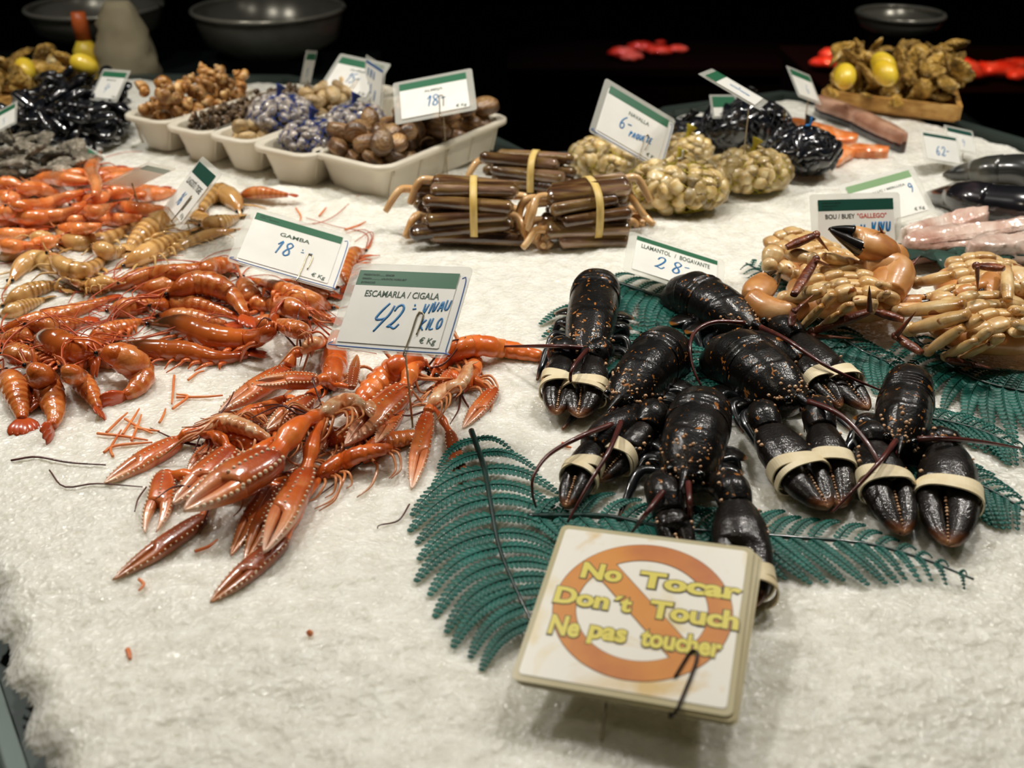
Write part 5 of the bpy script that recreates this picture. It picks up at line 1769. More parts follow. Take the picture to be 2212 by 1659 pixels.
M['clam_brown'] = mat('brown_clam_shell', [(0, '#4a3422'), (.5, '#866040'), (1, '#c09a68')], 2.6, .34, coat=.35, coatr=.15, uramp=[(0, '#d8b47c'), (.3, '#a07a4a'), (.42, '#c8a070'), (.55, '#7a5834'), (.68, '#b08a58'), (.8, '#5a4026'), (.9, '#8a6440'), (1, '#2a1d12')], umix=.6, vary=.45, bump=(9, .2, .02))
M['clam_pale'] = mat('pale_clam_shell', [(0, '#a88a5c'), (.5, '#cdb080'), (1, '#e8d8b4')], 2.0, .35, coat=.4, uramp=[(0, '#e8d6ac'), (.6, '#c8a870'), (1, '#8a6a3c')], umix=.5, vary=.22, bump=(9, .2, .02))
M['clam_net'] = mat('cockle_shell', [(0, '#8a6f38'), (.5, '#c4a86c'), (1, '#eee2be')], 2.4, .36, coat=.35, uramp=[(0, '#f0e2ba'), (.5, '#ccb072'), (.85, '#a5854a'), (1, '#5a4420')], umix=.55, vary=.35)
M['clam_grey'] = mat('grey_clam_shell', [(0, '#4a4a52'), (.5, '#8a8078'), (1, '#c8bcae')], 2.4, .3, coat=.5, vary=.3)
M['mussel'] = mat('black_mussel_shell', [(0, '#07080c'), (.5, '#12141a'), (1, '#2a2420')], 3, .2, coat=.9, coatr=.06, vary=.2)
M['oyster'] = mat('oyster_shell', [(0, '#5a4418'), (.4, '#a8802f'), (.7, '#cfa552'), (1, '#ecd8a4')], 3.2, .5, coat=.15, vary=.3, detail=6, bump=(8, .6, .05))
M['oyster_grey'] = mat('grey_green_shell', [(0, '#4a463c'), (.5, '#948a78'), (1, '#d4c8b4')], 3.2, .35, coat=.5, vary=.3, detail=6, bump=(8, .6, .05))
M['whelk'] = mat('tan_whelk_shell', [(0, '#6a3f18'), (.5, '#b07a3a'), (1, '#e2c088')], 3, .4, coat=.3, vary=.3)
M['winkle'] = mat('dark_winkle_shell', [(0, '#231912'), (.5, '#54402a'), (1, '#9a7c58')], 3, .35, coat=.4, vary=.35)
M['net_y'] = mat('yellow_net', '#b5a524', 10, .5, vary=0)
M['net_b'] = mat('blue_net', '#14357e', 10, .45, vary=0)
M['net_k'] = mat('black_net', '#0c0c0e', 10, .4, vary=0)
M['tag_w'] = mat('white_clip', '#d8d4c4', 10, .5, vary=0)
M['tag_b'] = mat('blue_clip', '#1f7fd0', 10, .5, vary=0)
M['tray'] = mat('white_tray_plastic', [(0, '#e2dac6'), (1, '#f2ecdc')], 8, .32, vary=.03, tl=.28, coat=.2)

def rotm(rs, tilt=1.0):
    return Euler((rs.uniform(-1, 1) * tilt, rs.uniform(-1, 1) * tilt, rs.uniform(0, 2 * PI))).to_matrix().to_4x4()

PROTO = {}
def proto(key, mbf, m):
    if key not in PROTO:
        PROTO[key] = mesh_of(key, mbf(), M[m])
    return PROTO[key]

def put_shell(name, me, loc, R, size, label=None, cat=None, group=None, parent=None, org=None):
    o = bpy.data.objects.new(name, me)
    COL.objects.link(o)
    if parent is not None:
        o.parent = parent
        loc = np.asarray(loc) - ORG[parent]
    o.matrix_local = Matrix.Translation([float(x) for x in loc]) @ R @ Matrix.Diagonal((size, size, size, 1))
    if label:
        o['label'], o['category'] = label, cat
        if group:
            o['group'] = group
    return o

def heap(name, label, cat, group, me, n, pick, size, base, seed, rad=.45, tilt=.8, tries=14, squash=.72, zmax=9.0):
    """pile n shells: each is dropped on the lowest of a few spots and rests on those below it"""
    rs = np.random.RandomState(seed)
    got = []
    for k in range(n):
        sz = size * rs.uniform(.85, 1.15)
        r = sz * rad
        best = None
        for _ in range(tries):
            x, y = pick(rs)
            b = base(x, y) + r * squash
            for (X, Y, Z, R2) in got:
                d2 = (X - x) ** 2 + (Y - y) ** 2
                D = (r + R2) * .93
                if d2 < D * D:
                    b = max(b, Z + math.sqrt(D * D - d2) * squash)
            if best is None or b < best[2]:
                best = (x, y, b)
        x, y, b = best
        if b > zmax:
            continue
        got.append((x, y, b, r))
        m = me[rs.randint(len(me))] if isinstance(me, list) else me
        put_shell(name, m, (x, y, b), rotm(rs, tilt), sz, label, cat, group)
    return got

# ------------------------------------------------------------------ razor clams in bundles
M['razor'] = mat('razor_clam_shell', [(0, '#20130c'), (.4, '#553822'), (.65, '#7d6238'), (.85, '#8a6a58'), (1, '#c4a684')], 34, .22, coat=.9, coatr=.09, bump=(60, .5, .002), stretch=(.3, 2.0, 2.0), vary=.3, detail=5)
M['foot'] = mat('pale_razor_clam_foot', [(0, '#c8904e'), (1, '#e6bf8a')], 40, .3, coat=.8)

def razor_bundle(label, left, right, rows, seed, z0=.0, yaw=None, w=.0150, nfoot=(3, 3)):
    rs = np.random.RandomState(seed)
    A, B = P(*left, .012 + z0), P(*right, .012 + z0)
    a = B - A
    a[2] = 0
    L = np.linalg.norm(a)
    a = nrm(a)
    s = np.array([-a[1], a[0], 0])
    z = np.array([0, 0, 1.0])
    o = (A + B) / 2
    o[2] = z0
    root = thing('razor_clam_bundle', label, 'razor clam bundle', (o[0], o[1], z0), 'banded razor clam bundles')
    H = 0
    for r, ncol in enumerate(rows):
        zc = z0 + .0075 + r * .0128
        for cidx in range(ncol):
            y = (cidx - (ncol - 1) / 2) * .0185 + rs.uniform(-.002, .002)
            sh = rs.uniform(-.10, .10) * L
            ll = L * rs.uniform(.74, .96)
            yawd = rs.uniform(-.13, .13)
            d = nrm(a + s * yawd + z * rs.uniform(-.09, .09))
            c0 = o + s * y + a * sh
            c0[2] = zc
            u = np.linspace(-.5, .5, 22)
            pr = np.interp(np.abs(u), [0, .46, .49, .5], [1, .97, .8, .5])
            bow = (.25 - u ** 2) * L * .05
            cc = c0 + np.outer(u * ll, d) + np.outer(bow, s)
            N = nrm(np.cross(d, s) * -1 + s * rs.uniform(-.5, .5))
            N = N if N[2] > 0 else -N
            S = np.cross(d, N)
            sp = part('razor_clam', loft(cc, S, N, pr * w * .56 * 1.35, pr * w * .52, 14, .78), M['razor'], root)
            for en, pq in ((1, nfoot[1]), (-1, nfoot[0])):
                if rs.rand() < pq * .12:
                    e = cc[-1] if en > 0 else cc[0]
                    q1 = e + d * en * .010
                    q2 = q1 + d * en * .008 - z * rs.uniform(.003, .012) - s * rs.uniform(0, .012)
                    q3 = q2 + d * en * rs.uniform(.000, .014) - s * rs.uniform(.002, .014)
                    q3[2] = max(z0 + .005, q2[2] - .02)
                    part('foot', tube([e - d * en * .01, q1, q2, q3], [.0048, .0050, .0046, .0036], 9, m=18), M['foot'], sp)
            H = max(H, zc + .008)
    ny = max(rows)
    bw = ny * .0185 / 2 + .003
    part('rubber_band', ring_band(o * np.array([1, 1, 0]) + z * (z0 + H) / 2 + a * L * rs.uniform(-.06, .10), s, z, bw, (H - z0) / 2 + .0005, .0085, a, .0012, 36, .75), M['band_y'], root)
    return root

razor_bundle('razor clam bundle hindmost of the three, resting by the netted clams', (1040, 392), (1236, 404), (3, 3, 3, 2), 41, nfoot=(2, 1))
razor_bundle('razor clam bundle nearest the white tray, feet hanging out at both ends', (898, 488), (1128, 486), (4, 4, 4, 3, 2), 42, nfoot=(2, 4))
razor_bundle('razor clam bundle between its neighbour and the front net of clams', (1170, 496), (1358, 482), (4, 4, 4, 3, 2), 43, nfoot=(4, 2))

# ------------------------------------------------------------------ shells tied up in nets
def net_bag(label, cpx, rx, ry, rz, shell, m_net, n, size, seed, clip=None, group=None, z0=0.0, cat='net of clams', name='net_bag', nl=24, wire=.00055, neck=(0, 0), squash=.62, child='clam', tilt=.8):
    rs = np.random.RandomState(seed)
    g = P(*cpx, z0)
    root = thing(name, label, cat, (g[0], g[1], z0), group)
    c = np.array([g[0], g[1], z0 + rz * .93])
    rows = 0
    for k in range(n):
        # even points on the upper part of the bag
        zt = 1 - 1.55 * (k + .5) / n
        a = k * 2.39996 + rs.uniform(-.2, .2)
        rr = math.sqrt(max(0, 1 - zt * zt))
        d = np.array([rr * math.cos(a), rr * math.sin(a), zt])
        p = c + d * np.array([rx, ry, rz]) * .90
        n_ = nrm(d / np.array([rx, ry, rz]))
        q = Vector(n_).to_track_quat('Z', 'Y').to_matrix().to_4x4() @ Euler((rs.uniform(-1, 1) * tilt, rs.uniform(-1, 1) * tilt, rs.uniform(0, 6.28))).to_matrix().to_4x4()
        put_shell(child, shell, p, q, size * rs.uniform(.82, 1.15), parent=root)
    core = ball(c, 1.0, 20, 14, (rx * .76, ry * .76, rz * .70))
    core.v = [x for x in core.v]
    part('dark_core', core, M[m_net] if m_net == 'net_k' else M['gap_shade'], root)
    mb = MB()
    m = 44
    f = np.linspace(.03, .97, m)
    for k in range(nl):
        for sg in (1, -1):
            a = 2 * PI * k / nl + sg * f * 2.4
            zt = np.cos(f * PI)
            rr = np.sin(f * PI)
            wob = 1.03 + .03 * np.sin(5 * a + 7 * f + seed)
            p = c + np.c_[rr * np.cos(a) * rx * wob, rr * np.sin(a) * ry * wob, zt * rz * 1.05]
            p[:, 2] = np.maximum(p[:, 2], z0 + .001)
            mb.merge(rawtube(p, np.full(m, wire), 3, cap=False))
    part('net', mb, M[m_net], root)
    top = c + np.array([neck[0], neck[1], rz * 1.0])
    part('net_neck', tube([top - (0, 0, .006), top + (0, 0, .004), top + (.001, 0, .010), top + (.004, .002, .016)], [.010, .004, .0035, .008], 10, m=14), M[m_net], root)
    if clip:
        part('clip', tube([top + (-.003, -.003, .006), top + (.003, -.003, .008), top + (.003, -.003, .018)], [.0026, .003, .003], 6, m=8, flat=.6), M[clip], root)
    return root

M['gap_shade'] = mat('dark_core', [(0, '#2a2210'), (1, '#4a3c1c')], 60, .6, vary=0)  # dark brown core, its colour stands for shade in the gaps between shells
cl_net = proto('clam', lambda: clam_mb(.05, 20, 14, .66), 'clam_net')
cl_mus = proto('mussel', mussel_mb, 'mussel')
cl_gry = proto('clam_grey', lambda: clam_mb(.03, 14, 10, .55), 'clam_grey')
YG = 'clams in yellow nets'
net_bag('yellow net of clams half hidden behind the tilted 6 PAQUETE card', (1310, 374), .052, .042, .024, cl_net, 'net_y', 92, .021, 1, 'tag_w', YG)
net_bag('small yellow net of clams peeping out between the tilted card and the black mussel bag', (1482, 350), .034, .030, .018, cl_net, 'net_y', 55, .020, 2, None, YG)
net_bag('yellow net of clams touching the black mussel bag, darker shells', (1618, 408), .052, .042, .026, cl_net, 'net_y', 84, .022, 3, None, YG)
net_bag('yellow net of clams in front, fullest of the nets, next to the razor clams', (1458, 448), .064, .046, .030, cl_net, 'net_y', 99, .0235, 4, 'tag_w', YG)
BG_ = 'mussels in black nets'
net_bag('large black net of mussels under the low-angle price card', (1605, 318), .064, .052, .036, cl_mus, 'net_k', 60, .046, 5, None, BG_, cat='net of mussels', child='mussel', wire=.0006, tilt=.22)
net_bag('smaller black net of mussels with a blue clip, rolling towards the salmon', (1728, 372), .047, .040, .031, cl_mus, 'net_k', 46, .044, 6, 'tag_b', BG_, cat='net of mussels', child='mussel', wire=.0006, tilt=.22)
net_bag('flat black net of mussels behind the small yellow net', (1490, 308), .034, .03, .016, cl_mus, 'net_k', 24, .045, 7, None, BG_, cat='net of mussels', child='mussel', wire=.0006)

# ------------------------------------------------------------------ white trays
def tray(label, Cpx, Apx, long, h=.050, taper=.011, lip=.009):
    """Cpx, Apx: the two near rim corners as seen; the tray runs back from them"""
    C, A = P(*Cpx, h), P(*Apx, h)
    u = A - C
    u[2] = 0
    wS = np.linalg.norm(u)
    u = nrm(u)
    v = nrm(P(1135, 262, h) - P(830, 367, h))
    v[2] = 0
    v = nrm(v - u * (u @ v) * 1.0)
    o = (C + A) / 2 + v * long / 2
    o[2] = 0
    root = thing('tray', label, 'tray', (o[0], o[1], 0), 'white plastic trays')
    def ring(hw, hl, r, z, k=6):
        pts = []
        for cx, cy, a0 in ((hw - r, hl - r, 0), (-hw + r, hl - r, PI / 2), (-hw + r, -hl + r, PI), (hw - r, -hl + r, 1.5 * PI)):
            for i in range(k):
                a = a0 + PI / 2 * i / (k - 1)
                pts.append(o + u * (cx + r * math.cos(a)) + v * (cy + r * math.sin(a)) + np.array([0, 0, z]))
        return np.array(pts)
    hw, hl = wS / 2, long / 2
    def shell(rs_):
        mb = MB()
        V = np.vstack(rs_)
        n = len(rs_[0])
        q = []
        for r in range(len(rs_) - 1):
            i = np.arange(n)
            j = (i + 1) % n
            q.append(np.stack([r * n + i, r * n + j, (r + 1) * n + j, (r + 1) * n + i], 1))
        return mb.add(V, np.vstack(q)), n
    zb = .001
    mb, n = shell([ring(hw - lip - taper, hl - lip - taper, .018, zb), ring(hw - lip, hl - lip, .022, h - .006), ring(hw - lip + .001, hl - lip + .001, .022, h - .003)])
    mb2, n = shell([ring(hw - lip - .0022, hl - lip - .0022, .021, h - .002), ring(hw - lip - taper - .0022, hl - lip - taper - .0022, .017, zb + .003)])
    mb.merge(mb2)
    for z in (zb, zb + .003):
        R_ = ring(hw - lip - taper - .001, hl - lip - taper - .001, .018, z)
        cen = R_.mean(0)
        i = np.arange(n)
        mb.add(np.vstack([R_, cen]), None, np.stack([i, (i + 1) % n, np.full(n, n)], 1))
    part('basin', mb, M['tray'], root)
    rm, n = shell([ring(hw - lip - .002, hl - lip - .002, .021, h - .003), ring(hw - lip + .001, hl - lip + .001, .022, h), ring(hw - .002, hl - .002, .026, h), ring(hw, hl, .026, h - .0015), ring(hw, hl, .026, h - .007), ring(hw - .002, hl - .002, .026, h - .007), ring(hw - .002, hl - .002, .026, h - .003), ring(hw - lip, hl - lip, .022, h - .004)])
    part('rim', rm, M['tray'], root)
    for i in range(5):
        f = -.8 + .4 * i
        for sd in (1, -1):
            b0 = o + v * hl * f + u * sd * (hw - lip - taper * .9)
            b1 = o + v * hl * f + u * sd * (hw - lip - .0005)
            b0[2], b1[2] = zb + .004, h - .008
            part('rib', tube([b0, b1], .0022, 6, m=4), M['tray'], root)
    return dict(o=o, u=u, v=v, hw=hw - lip - .006, hl=hl - lip - .006, h=h, root=root)

def in_tray(T, f0=-1, f1=1, s0=-1, s1=1, k=.86):
    def pick(rs):
        a, b = (.5 * (s0 + s1) + .5 * (s1 - s0) * rs.choice([1, .8]) * rs.uniform(-1, 1)) * T['hw'] * k, rs.uniform(f0, f1) * T['hl'] * k
        p = T['o'] + T['u'] * a + T['v'] * b
        return p[0], p[1]
    return pick

T1 = tray('white tray nearest the viewer, heaped with large brown clams', (655, 325), (830, 367), .285)
T2 = tray('white tray second from the large clams, holding blue nets of shells', (530, 312), (664, 341), .30)
T3 = tray('white tray third from the large clams, pale clams at its far end', (436, 288), (540, 310), .34)
T4 = tray('white tray of little dark sea snails', (343, 270), (444, 291), .28)
T5 = tray('white tray farthest from the large clams, heaped with tan whelks', (252, 246), (350, 268), .21)
cb = [proto('clam_brown_%d' % i, lambda i=i: clam_mb(.03, 20, 14, .58 + .05 * i, .2), 'clam_brown') for i in range(2)]
heap('clam', 'large brown clam heaped in the nearest white tray', 'clam', 'large brown clams', cb, 120, in_tray(T1, -1, 1, k=.90), .036, lambda x, y: .020, 5, .42, .9, 8, zmax=.074)
cp = proto('clam_pale', lambda: clam_mb(.03, 16, 12, .58), 'clam_pale')
heap('clam', 'pale clam heaped at the far end of the third white tray', 'clam', 'pale clams', cp, 90, in_tray(T3, -.15, 1), .026, lambda x, y: .022, 6, .42, .9, 10, zmax=.070)
heap('clam', 'pale clam at the near end of the third white tray, below the blue net', 'clam', 'pale clams in front', cp, 14, in_tray(T3, -1, -.55), .028, lambda x, y: .022, 7, .42, .9)
sn = proto('sea_snail', snail_mb, 'winkle')
heap('sea_snail', 'little dark sea snail heaped in the narrow white tray', 'sea snail', 'dark sea snails', sn, 210, in_tray(T4), .016, lambda x, y: .034, 8, .36, 1.6, 6, zmax=.062)
wk = proto('whelk', snail_mb, 'whelk')
heap('whelk', 'tan whelk shell heaped in the farthest white tray', 'whelk', 'tan whelks', wk, 150, in_tray(T5), .032, lambda x, y: .024, 9, .38, 1.6, 6, zmax=.084)

def on_tray(T, f, s, z):
    p = T['o'] + T['v'] * T['hl'] * f + T['u'] * T['hw'] * s
    q = p - CAM
    d = np.array([p[0], p[1], z])
    return d

def blue_bag(label, T, f, s, rx, ry, rz, seed, z=.026):
    d = on_tray(T, f, s, z)
    rel = d - CAM
    zc = rel @ _F
    px = (1106 + F_PX * (rel @ _R) / zc, 829.5 - F_PX * (rel @ _U) / zc)
    return net_bag(label, px, rx, ry, rz, cl_gry, 'net_b', 60, .022, seed, None, 'shells in blue nets', z0=z, cat='net of shells', wire=.0007, nl=20)

blue_bag('blue net of pinkish shells lying in the third white tray', T3, -.38, 0, .046, .052, .026, 11, .030)
blue_bag('blue net of dark shells at the near end of the second white tray', T2, -.58, .05, .044, .044, .024, 12)
blue_bag('blue net of dark shells in the middle of the second white tray', T2, .08, .05, .042, .044, .024, 13)

# ------------------------------------------------------------------ mussels and other shells on the ice
def in_poly_px(poly, z=0.0):
    w = np.array([P(*p, z)[:2] for p in poly])
    lo, hi = w.min(0), w.max(0)
    def pick(rs):
        while True:
            x, y = rs.uniform(lo[0], hi[0]), rs.uniform(lo[1], hi[1])
            if inside(np.array([x]), np.array([y]), w)[0]:
                return x, y
    return pick

heap('mussel', 'black mussel in the loose heap beside the white trays', 'mussel', 'loose black mussels', cl_mus, 190, in_poly_px([(10, 318), (60, 262), (110, 225), (200, 212), (270, 232), (285, 290), (225, 318), (110, 330)]), .044, lambda x, y: float(ice_h(x, y)), 21, .30, .7, zmax=.05)
og = [proto('oyster_grey_%d' % i, lambda i=i: oyster_mb(i, .08), 'oyster_grey') for i in range(3)]
heap('oyster', 'grey-green oyster behind the orange shrimps at the picture edge', 'oyster', 'grey-green oysters', og, 60, in_poly_px([(-40, 330), (40, 312), (120, 338), (215, 378), (150, 400), (60, 395), (-40, 400)]), .038, lambda x, y: float(ice_h(x, y)), 22, .34, .7, zmax=.032)

# ------------------------------------------------------------------ wooden crates of oysters with lemons
M['wood'] = mat('crate_wood', [(0, '#9a6a30'), (.5, '#bf8e48'), (1, '#d8ae68')], 12, .55, stretch=(1, 8, 8), vary=.1)
M['lemon'] = mat('lemon_peel', [(0, '#d8b018'), (1, '#ecd048')], 30, .4, coat=.3, bump=(300, .3, .0006), vary=.05)
oy = [proto('oyster_shell_%d' % i, lambda i=i: oyster_mb(i + 5), 'oyster') for i in range(3)]

def crate(label, pts, h=.028, plank=.008):
    """pts: the four ground corners, near left first"""
    p = [np.array([*q[:2], 0.0]) for q in pts]
    c = sum(p) / 4
    root = thing('wooden_crate', label, 'crate', c, 'wooden oyster crates')
    def beam(a, b, z0, z1, t):
        d = nrm(b - a)
        n = np.array([-d[1], d[0], 0]) * t / 2
        v = [a - n, a + n, b + n, b - n]
        v = [x + np.array([0, 0, z0]) for x in v] + [x + np.array([0, 0, z1]) for x in v]
        mb = MB()
        mb.add(v, [[0, 1, 2, 3][::-1], [4, 5, 6, 7], [0, 1, 5, 4], [1, 2, 6, 5], [2, 3, 7, 6], [3, 0, 4, 7]])
        return mb
    for i in range(4):
        part('side_board', beam(p[i], p[(i + 1) % 4], .006, h, plank), M['wood'], root, False)
    for k in range(5):
        f = (k + .5) / 5
        part('floor_board', beam(p[0] + (p[3] - p[0]) * f, p[1] + (p[2] - p[1]) * f, .001, .008, np.linalg.norm(p[3] - p[0]) / 5.6), M['wood'], root, False)
    return root

def lemon(label, loc, R=.021):
    m = 18
    u = np.linspace(-1, 1, m)
    pr = np.sqrt(np.maximum(1 - u * u, .0)) * .80
    pr[[0, -1]] = .05
    pr[[1, -2]] = np.maximum(pr[[1, -2]], .12)
    c = np.c_[u * R * 1.15, 0 * u, 0 * u]
    mb = loft(c, (0, 1, 0), (0, 0, 1), pr * R, pr * R, 14)
    o = single('lemon', mb, M['lemon'], label, 'lemon', 'lemons on the oysters', (0, 0, 0))
    o.location = [float(x) for x in loc]
    o.rotation_euler = (0, .4, loc[0] * 9)
    return o

c1 = [P(1775, 232), P(2065, 268), P(2050, 212), P(1820, 196)]
crate('wooden crate of oysters beyond the fish fillets', c1)
cc_ = sum(c1) / 4
def dome(poly, top):
    w = np.array([q[:2] for q in poly])
    ce = w.mean(0)
    return w, ce
def crate_pick(poly, k=.86):
    w = np.array([q[:2] for q in poly])
    ce = w.mean(0)
    w = ce + (w - ce) * k
    def pick(rs):
        a, b = rs.rand(), rs.rand()
        return tuple((w[0] * (1 - a) + w[1] * a) * (1 - b) + (w[3] * (1 - a) + w[2] * a) * b)
    return pick
g1 = heap('oyster', 'ridged brown oyster heaped in the crate beyond the fillets', 'oyster', 'brown oysters in the far crate', oy, 150, crate_pick(c1, .94), .050, lambda x, y: .012, 31, .32, 1.2, 8, .8, zmax=.085)
t1 = max(z for _x, _y, z, _r in g1)
for lb, px, zz in (('lemon lying on top of the crate oysters beside the scale post', (1912, 158), t1 + .000), ('lemon on the crate oysters, nearest the red meat', (1825, 165), t1 - .004), ('lemon half hidden behind the scale post', (1908, 140), t1 + .004)):
    lemon(lb, P(*px, zz))
c2 = [P(-60, 262), P(205, 214), P(150, 178), P(-90, 200)]
crate('wooden crate of oysters beyond the loose mussels', c2)
g2 = heap('oyster', 'ridged brown oyster heaped in the crate beyond the mussels', 'oyster', 'brown oysters beyond the mussels', oy, 110, crate_pick(c2), .052, lambda x, y: .012, 32, .34, 1.2, 8, .8, zmax=.06)
t2 = max(z for _x, _y, z, _r in g2)
for lb, px, zz in (('lemon on the oysters below the weighing scale', (182, 140), t2 + .002), ('lemon on the oysters nearest the picture edge', (55, 150), t2 - .004)):
    lemon(lb, P(*px, zz))

# ------------------------------------------------------------------ fish
M['salmon'] = mat('orange_salmon', [(0, '#d8652a'), (.5, '#ea8644'), (1, '#f4b488')], 26, .3, coat=.6, stretch=(3, 1, 1), vary=.06)
M['flesh'] = mat('pink_brown_flesh', [(0, '#7a4a3a'), (.5, '#a87a62'), (1, '#d0a890')], 24, .3, coat=.6, vary=.1)
M['skin'] = mat('dark_fish_skin', [(0, '#0c0c10'), (.6, '#1c1a1e'), (1, '#3a2f33')], 22, .22, coat=.9, coatr=.08, vary=.1)
M['skin_grey'] = mat('grey_fish_skin', [(0, '#17181a'), (.5, '#33332f'), (1, '#77705f')], 14, .28, coat=.8, coatr=.08, vary=.05)
M['pink'] = mat('pale_pink_flesh', [(0, '#b88a78'), (.5, '#dcc0b0'), (1, '#efe4d8')], 24, .22, coat=.9, coatr=.07, bump=(70, .7, .004), vary=.08)
M['leaf'] = mat('dark_green_leaf', [(0, '#0f241a'), (1, '#24463a')], 30, .6, coat=.05, spec=.2, vary=.1)

def whole_fish(label, px, wpx, m):
    mm = 40
    pr = cr(np.asarray(px, float), mm)
    r = wpx / 2 * mpp(*px[1], .02)
    f = np.linspace(0, 1, mm)
    w = r * np.interp(f, [0, .06, .2, .45, .7, .9, 1], [.10, .45, .85, 1, .85, .45, .25])
    c = np.array([P(a, b, max(.004, q * .85)) for (a, b), q in zip(pr, w)])
    c[:, 2] = [ice_h(x, y) + q * .80 for (x, y, _z), q in zip(c, w)]
    g = c[mm // 2]
    root = thing('fish', label, 'fish', (g[0], g[1], 0), 'dark whole fish')
    t, S, N = frames(c)
    part('body', loft(c, S, N, w, w * .86, 22), M[m], root)
    e = c[4] + N[4] * w[4] * .5 - S[4] * w[4] * .75
    part('eye', ball(e, r * .09, 8, 6), M['eye'], root)
    k = 12
    part('gill_cover', loft(c[5:k] + N[5:k] * (w[5:k] * .03)[:, None], S[5:k], N[5:k], w[5:k] * 1.02, w[5:k] * .88, 22), M[m], root)
    part('back_fin', fan_blades(c[22] + N[22] * w[22] * .7, nrm(t[22] + N[22] * .25), N[22], S[22], r * 1.1, 3, .25, .05), M[m], root)
    part('tail_fin', fan_blades(c[-1], t[-1], S[-1], N[-1], r * 1.8, 5, .6, .05), M[m], root)
    return root

whole_fish('dark whole fish hindmost of the two at the picture edge, grey mottled skin', [(2038, 372), (2130, 368), (2290, 392), (2480, 420)], 78, 'skin_grey')
whole_fish('black whole fish foremost of the two at the picture edge', [(2004, 408), (2110, 428), (2260, 452), (2470, 500)], 108, 'skin')

def fillet(label, px, wpx, thick, m, group, z=.0, name='fish_fillet', skin=None, lump=.0, seed=0):
    rs = np.random.RandomState(seed)
    mm = 30
    pr = cr(np.asarray(px, float), mm)
    r = wpx / 2 * mpp(*px[0], z + thick)
    f = np.linspace(0, 1, mm)
    w = r * np.interp(f, [0, .05, .2, .6, .9, 1], [.3, .7, 1, .95, .6, .25])
    c = np.array([P(a, b, z + thick * .6) for a, b in pr])
    c[:, 2] = z + thick * .5 + np.array([ice_h(x, y) for x, y in c[:, :2]])
    root = thing(name, label, 'fish fillet', (c[mm // 2][0], c[mm // 2][1], z), group)
    t, S, N = frames(c)
    n = 20
    mod = 1 + lump * np.cumsum(rs.randn(mm, n), 0) / 6
    part('flesh', loft(c, S, N, w, thick * .5, n, .7, mod=mod), M[m], root)
    if skin:
        part('skin', loft(c - N * thick * .25, S, N, w * 1.03, thick * .32, n, .6), M[skin], root)
    return root

FG = 'dark-skinned fillets'
fillet('fish fillet with dark skin below the small price card, farther one', [(1768, 218), (1820, 240), (1880, 262)], 44, .030, 'flesh', FG, 0, skin='skin', lump=.04, seed=1)
fillet('fish fillet with dark skin ending nearest the price cards in stands', [(1838, 244), (1900, 272), (1955, 302)], 46, .030, 'flesh', FG, 0, skin='skin', lump=.04, seed=2)
SG = 'orange salmon pieces'
fillet('orange salmon piece right behind the smaller mussel bag', [(1712, 262), (1770, 285), (1850, 300)], 76, .016, 'salmon', SG, lump=.22, seed=3)
fillet('orange salmon piece thinning out over the ice towards the price cards', [(1770, 322), (1850, 318), (1920, 326)], 50, .014, 'salmon', SG, lump=.22, seed=4)
fillet('orange salmon piece touching the side of the smaller mussel bag', [(1790, 345), (1815, 330), (1850, 318)], 40, .014, 'salmon', SG, lump=.2, seed=8)
PG = 'pale pink fish pieces'
fillet('pale pink fish piece farthest back, just behind the BOU / BUEY card', [(1950, 508), (2040, 482), (2130, 470)], 64, .030, 'pink', PG, lump=.3, seed=5)
fillet('long pale pink fish piece in front of the black fish', [(1955, 528), (2060, 512), (2190, 500), (2300, 505)], 74, .034, 'pink', PG, lump=.3, seed=6)
fillet('pale pink fish piece at the picture edge, next to the crab', [(2090, 545), (2180, 535), (2290, 540)], 60, .032, 'pink', PG, lump=.3, seed=7)

def kale(label, px, n, seed):
    rs = np.random.RandomState(seed)
    g = P(*px)
    root = thing('leaf_sprig', label, 'leaves', g, 'dark green leaves')
    for k in range(n):
        d = nrm(np.array([rs.uniform(-1, 1), rs.uniform(-.8, .1), 0]))
        w = np.cross((0, 0, 1.0), d)
        L = rs.uniform(.03, .05)
        b = g + np.array([rs.uniform(-.05, .05), rs.uniform(-.01, .015), .003])
        c = np.array([b + d * L * t + np.array([0, 0, .010 * math.sin(t * PI) + .004]) for t in np.linspace(0, 1, 10)])
        pr_ = np.interp(np.linspace(0, 1, 10), [0, .3, .6, 1], [.15, .9, 1, .08]) * (1 + .25 * rs.randn(10) * .6)
        part('leaf', loft(c, w, np.cross(d, w), np.abs(pr_) * L * .38, .0012, 10), M['leaf'], root)
    return root
kale('sprig of dark green leaves under the pale pink fish', (2040, 560), 14, 3)
kale('sprig of dark green leaves at the picture edge behind the crab', (2170, 566), 10, 4)

# ------------------------------------------------------------------ bits of feeler and shell on the ice
M['bit'] = mat('orange_shell_bit', [(0, '#d8682c'), (1, '#ee9a5c')], 60, .4)
def bit(label, pts, r, z=.003, m='bit', group=None):
    c = [P(*p) for p in pts]
    for p in c:
        p[2] = ice_h(p[0], p[1]) + .0022
    return single('broken_feeler', tube(c, [r, r, r * .6], 6, m=16), M[m], label, 'broken feeler', group, c[0])
bit('long curly brown feeler on the ice at the picture edge side of the langoustine claws', [(25, 1000), (80, 993), (150, 1003), (230, 1010)], .0009, m='antenna')
bit('wavy red feeler on the ice below the long brown one', [(108, 1020), (140, 1055), (210, 1052), (310, 1060)], .0007, m='antenna')
bit('short red feeler hanging beside the claw like pliers', [(318, 1060), (300, 1085), (292, 1110)], .0007, m='antenna')
bit('curled red feeler between the langoustines and the big fern', [(884, 1080), (860, 1115), (820, 1128), (815, 1136)], .0007, m='antenna')
bit('single little red stick on the empty ice', [(276, 1405), (280, 1418), (282, 1428)], .0016)
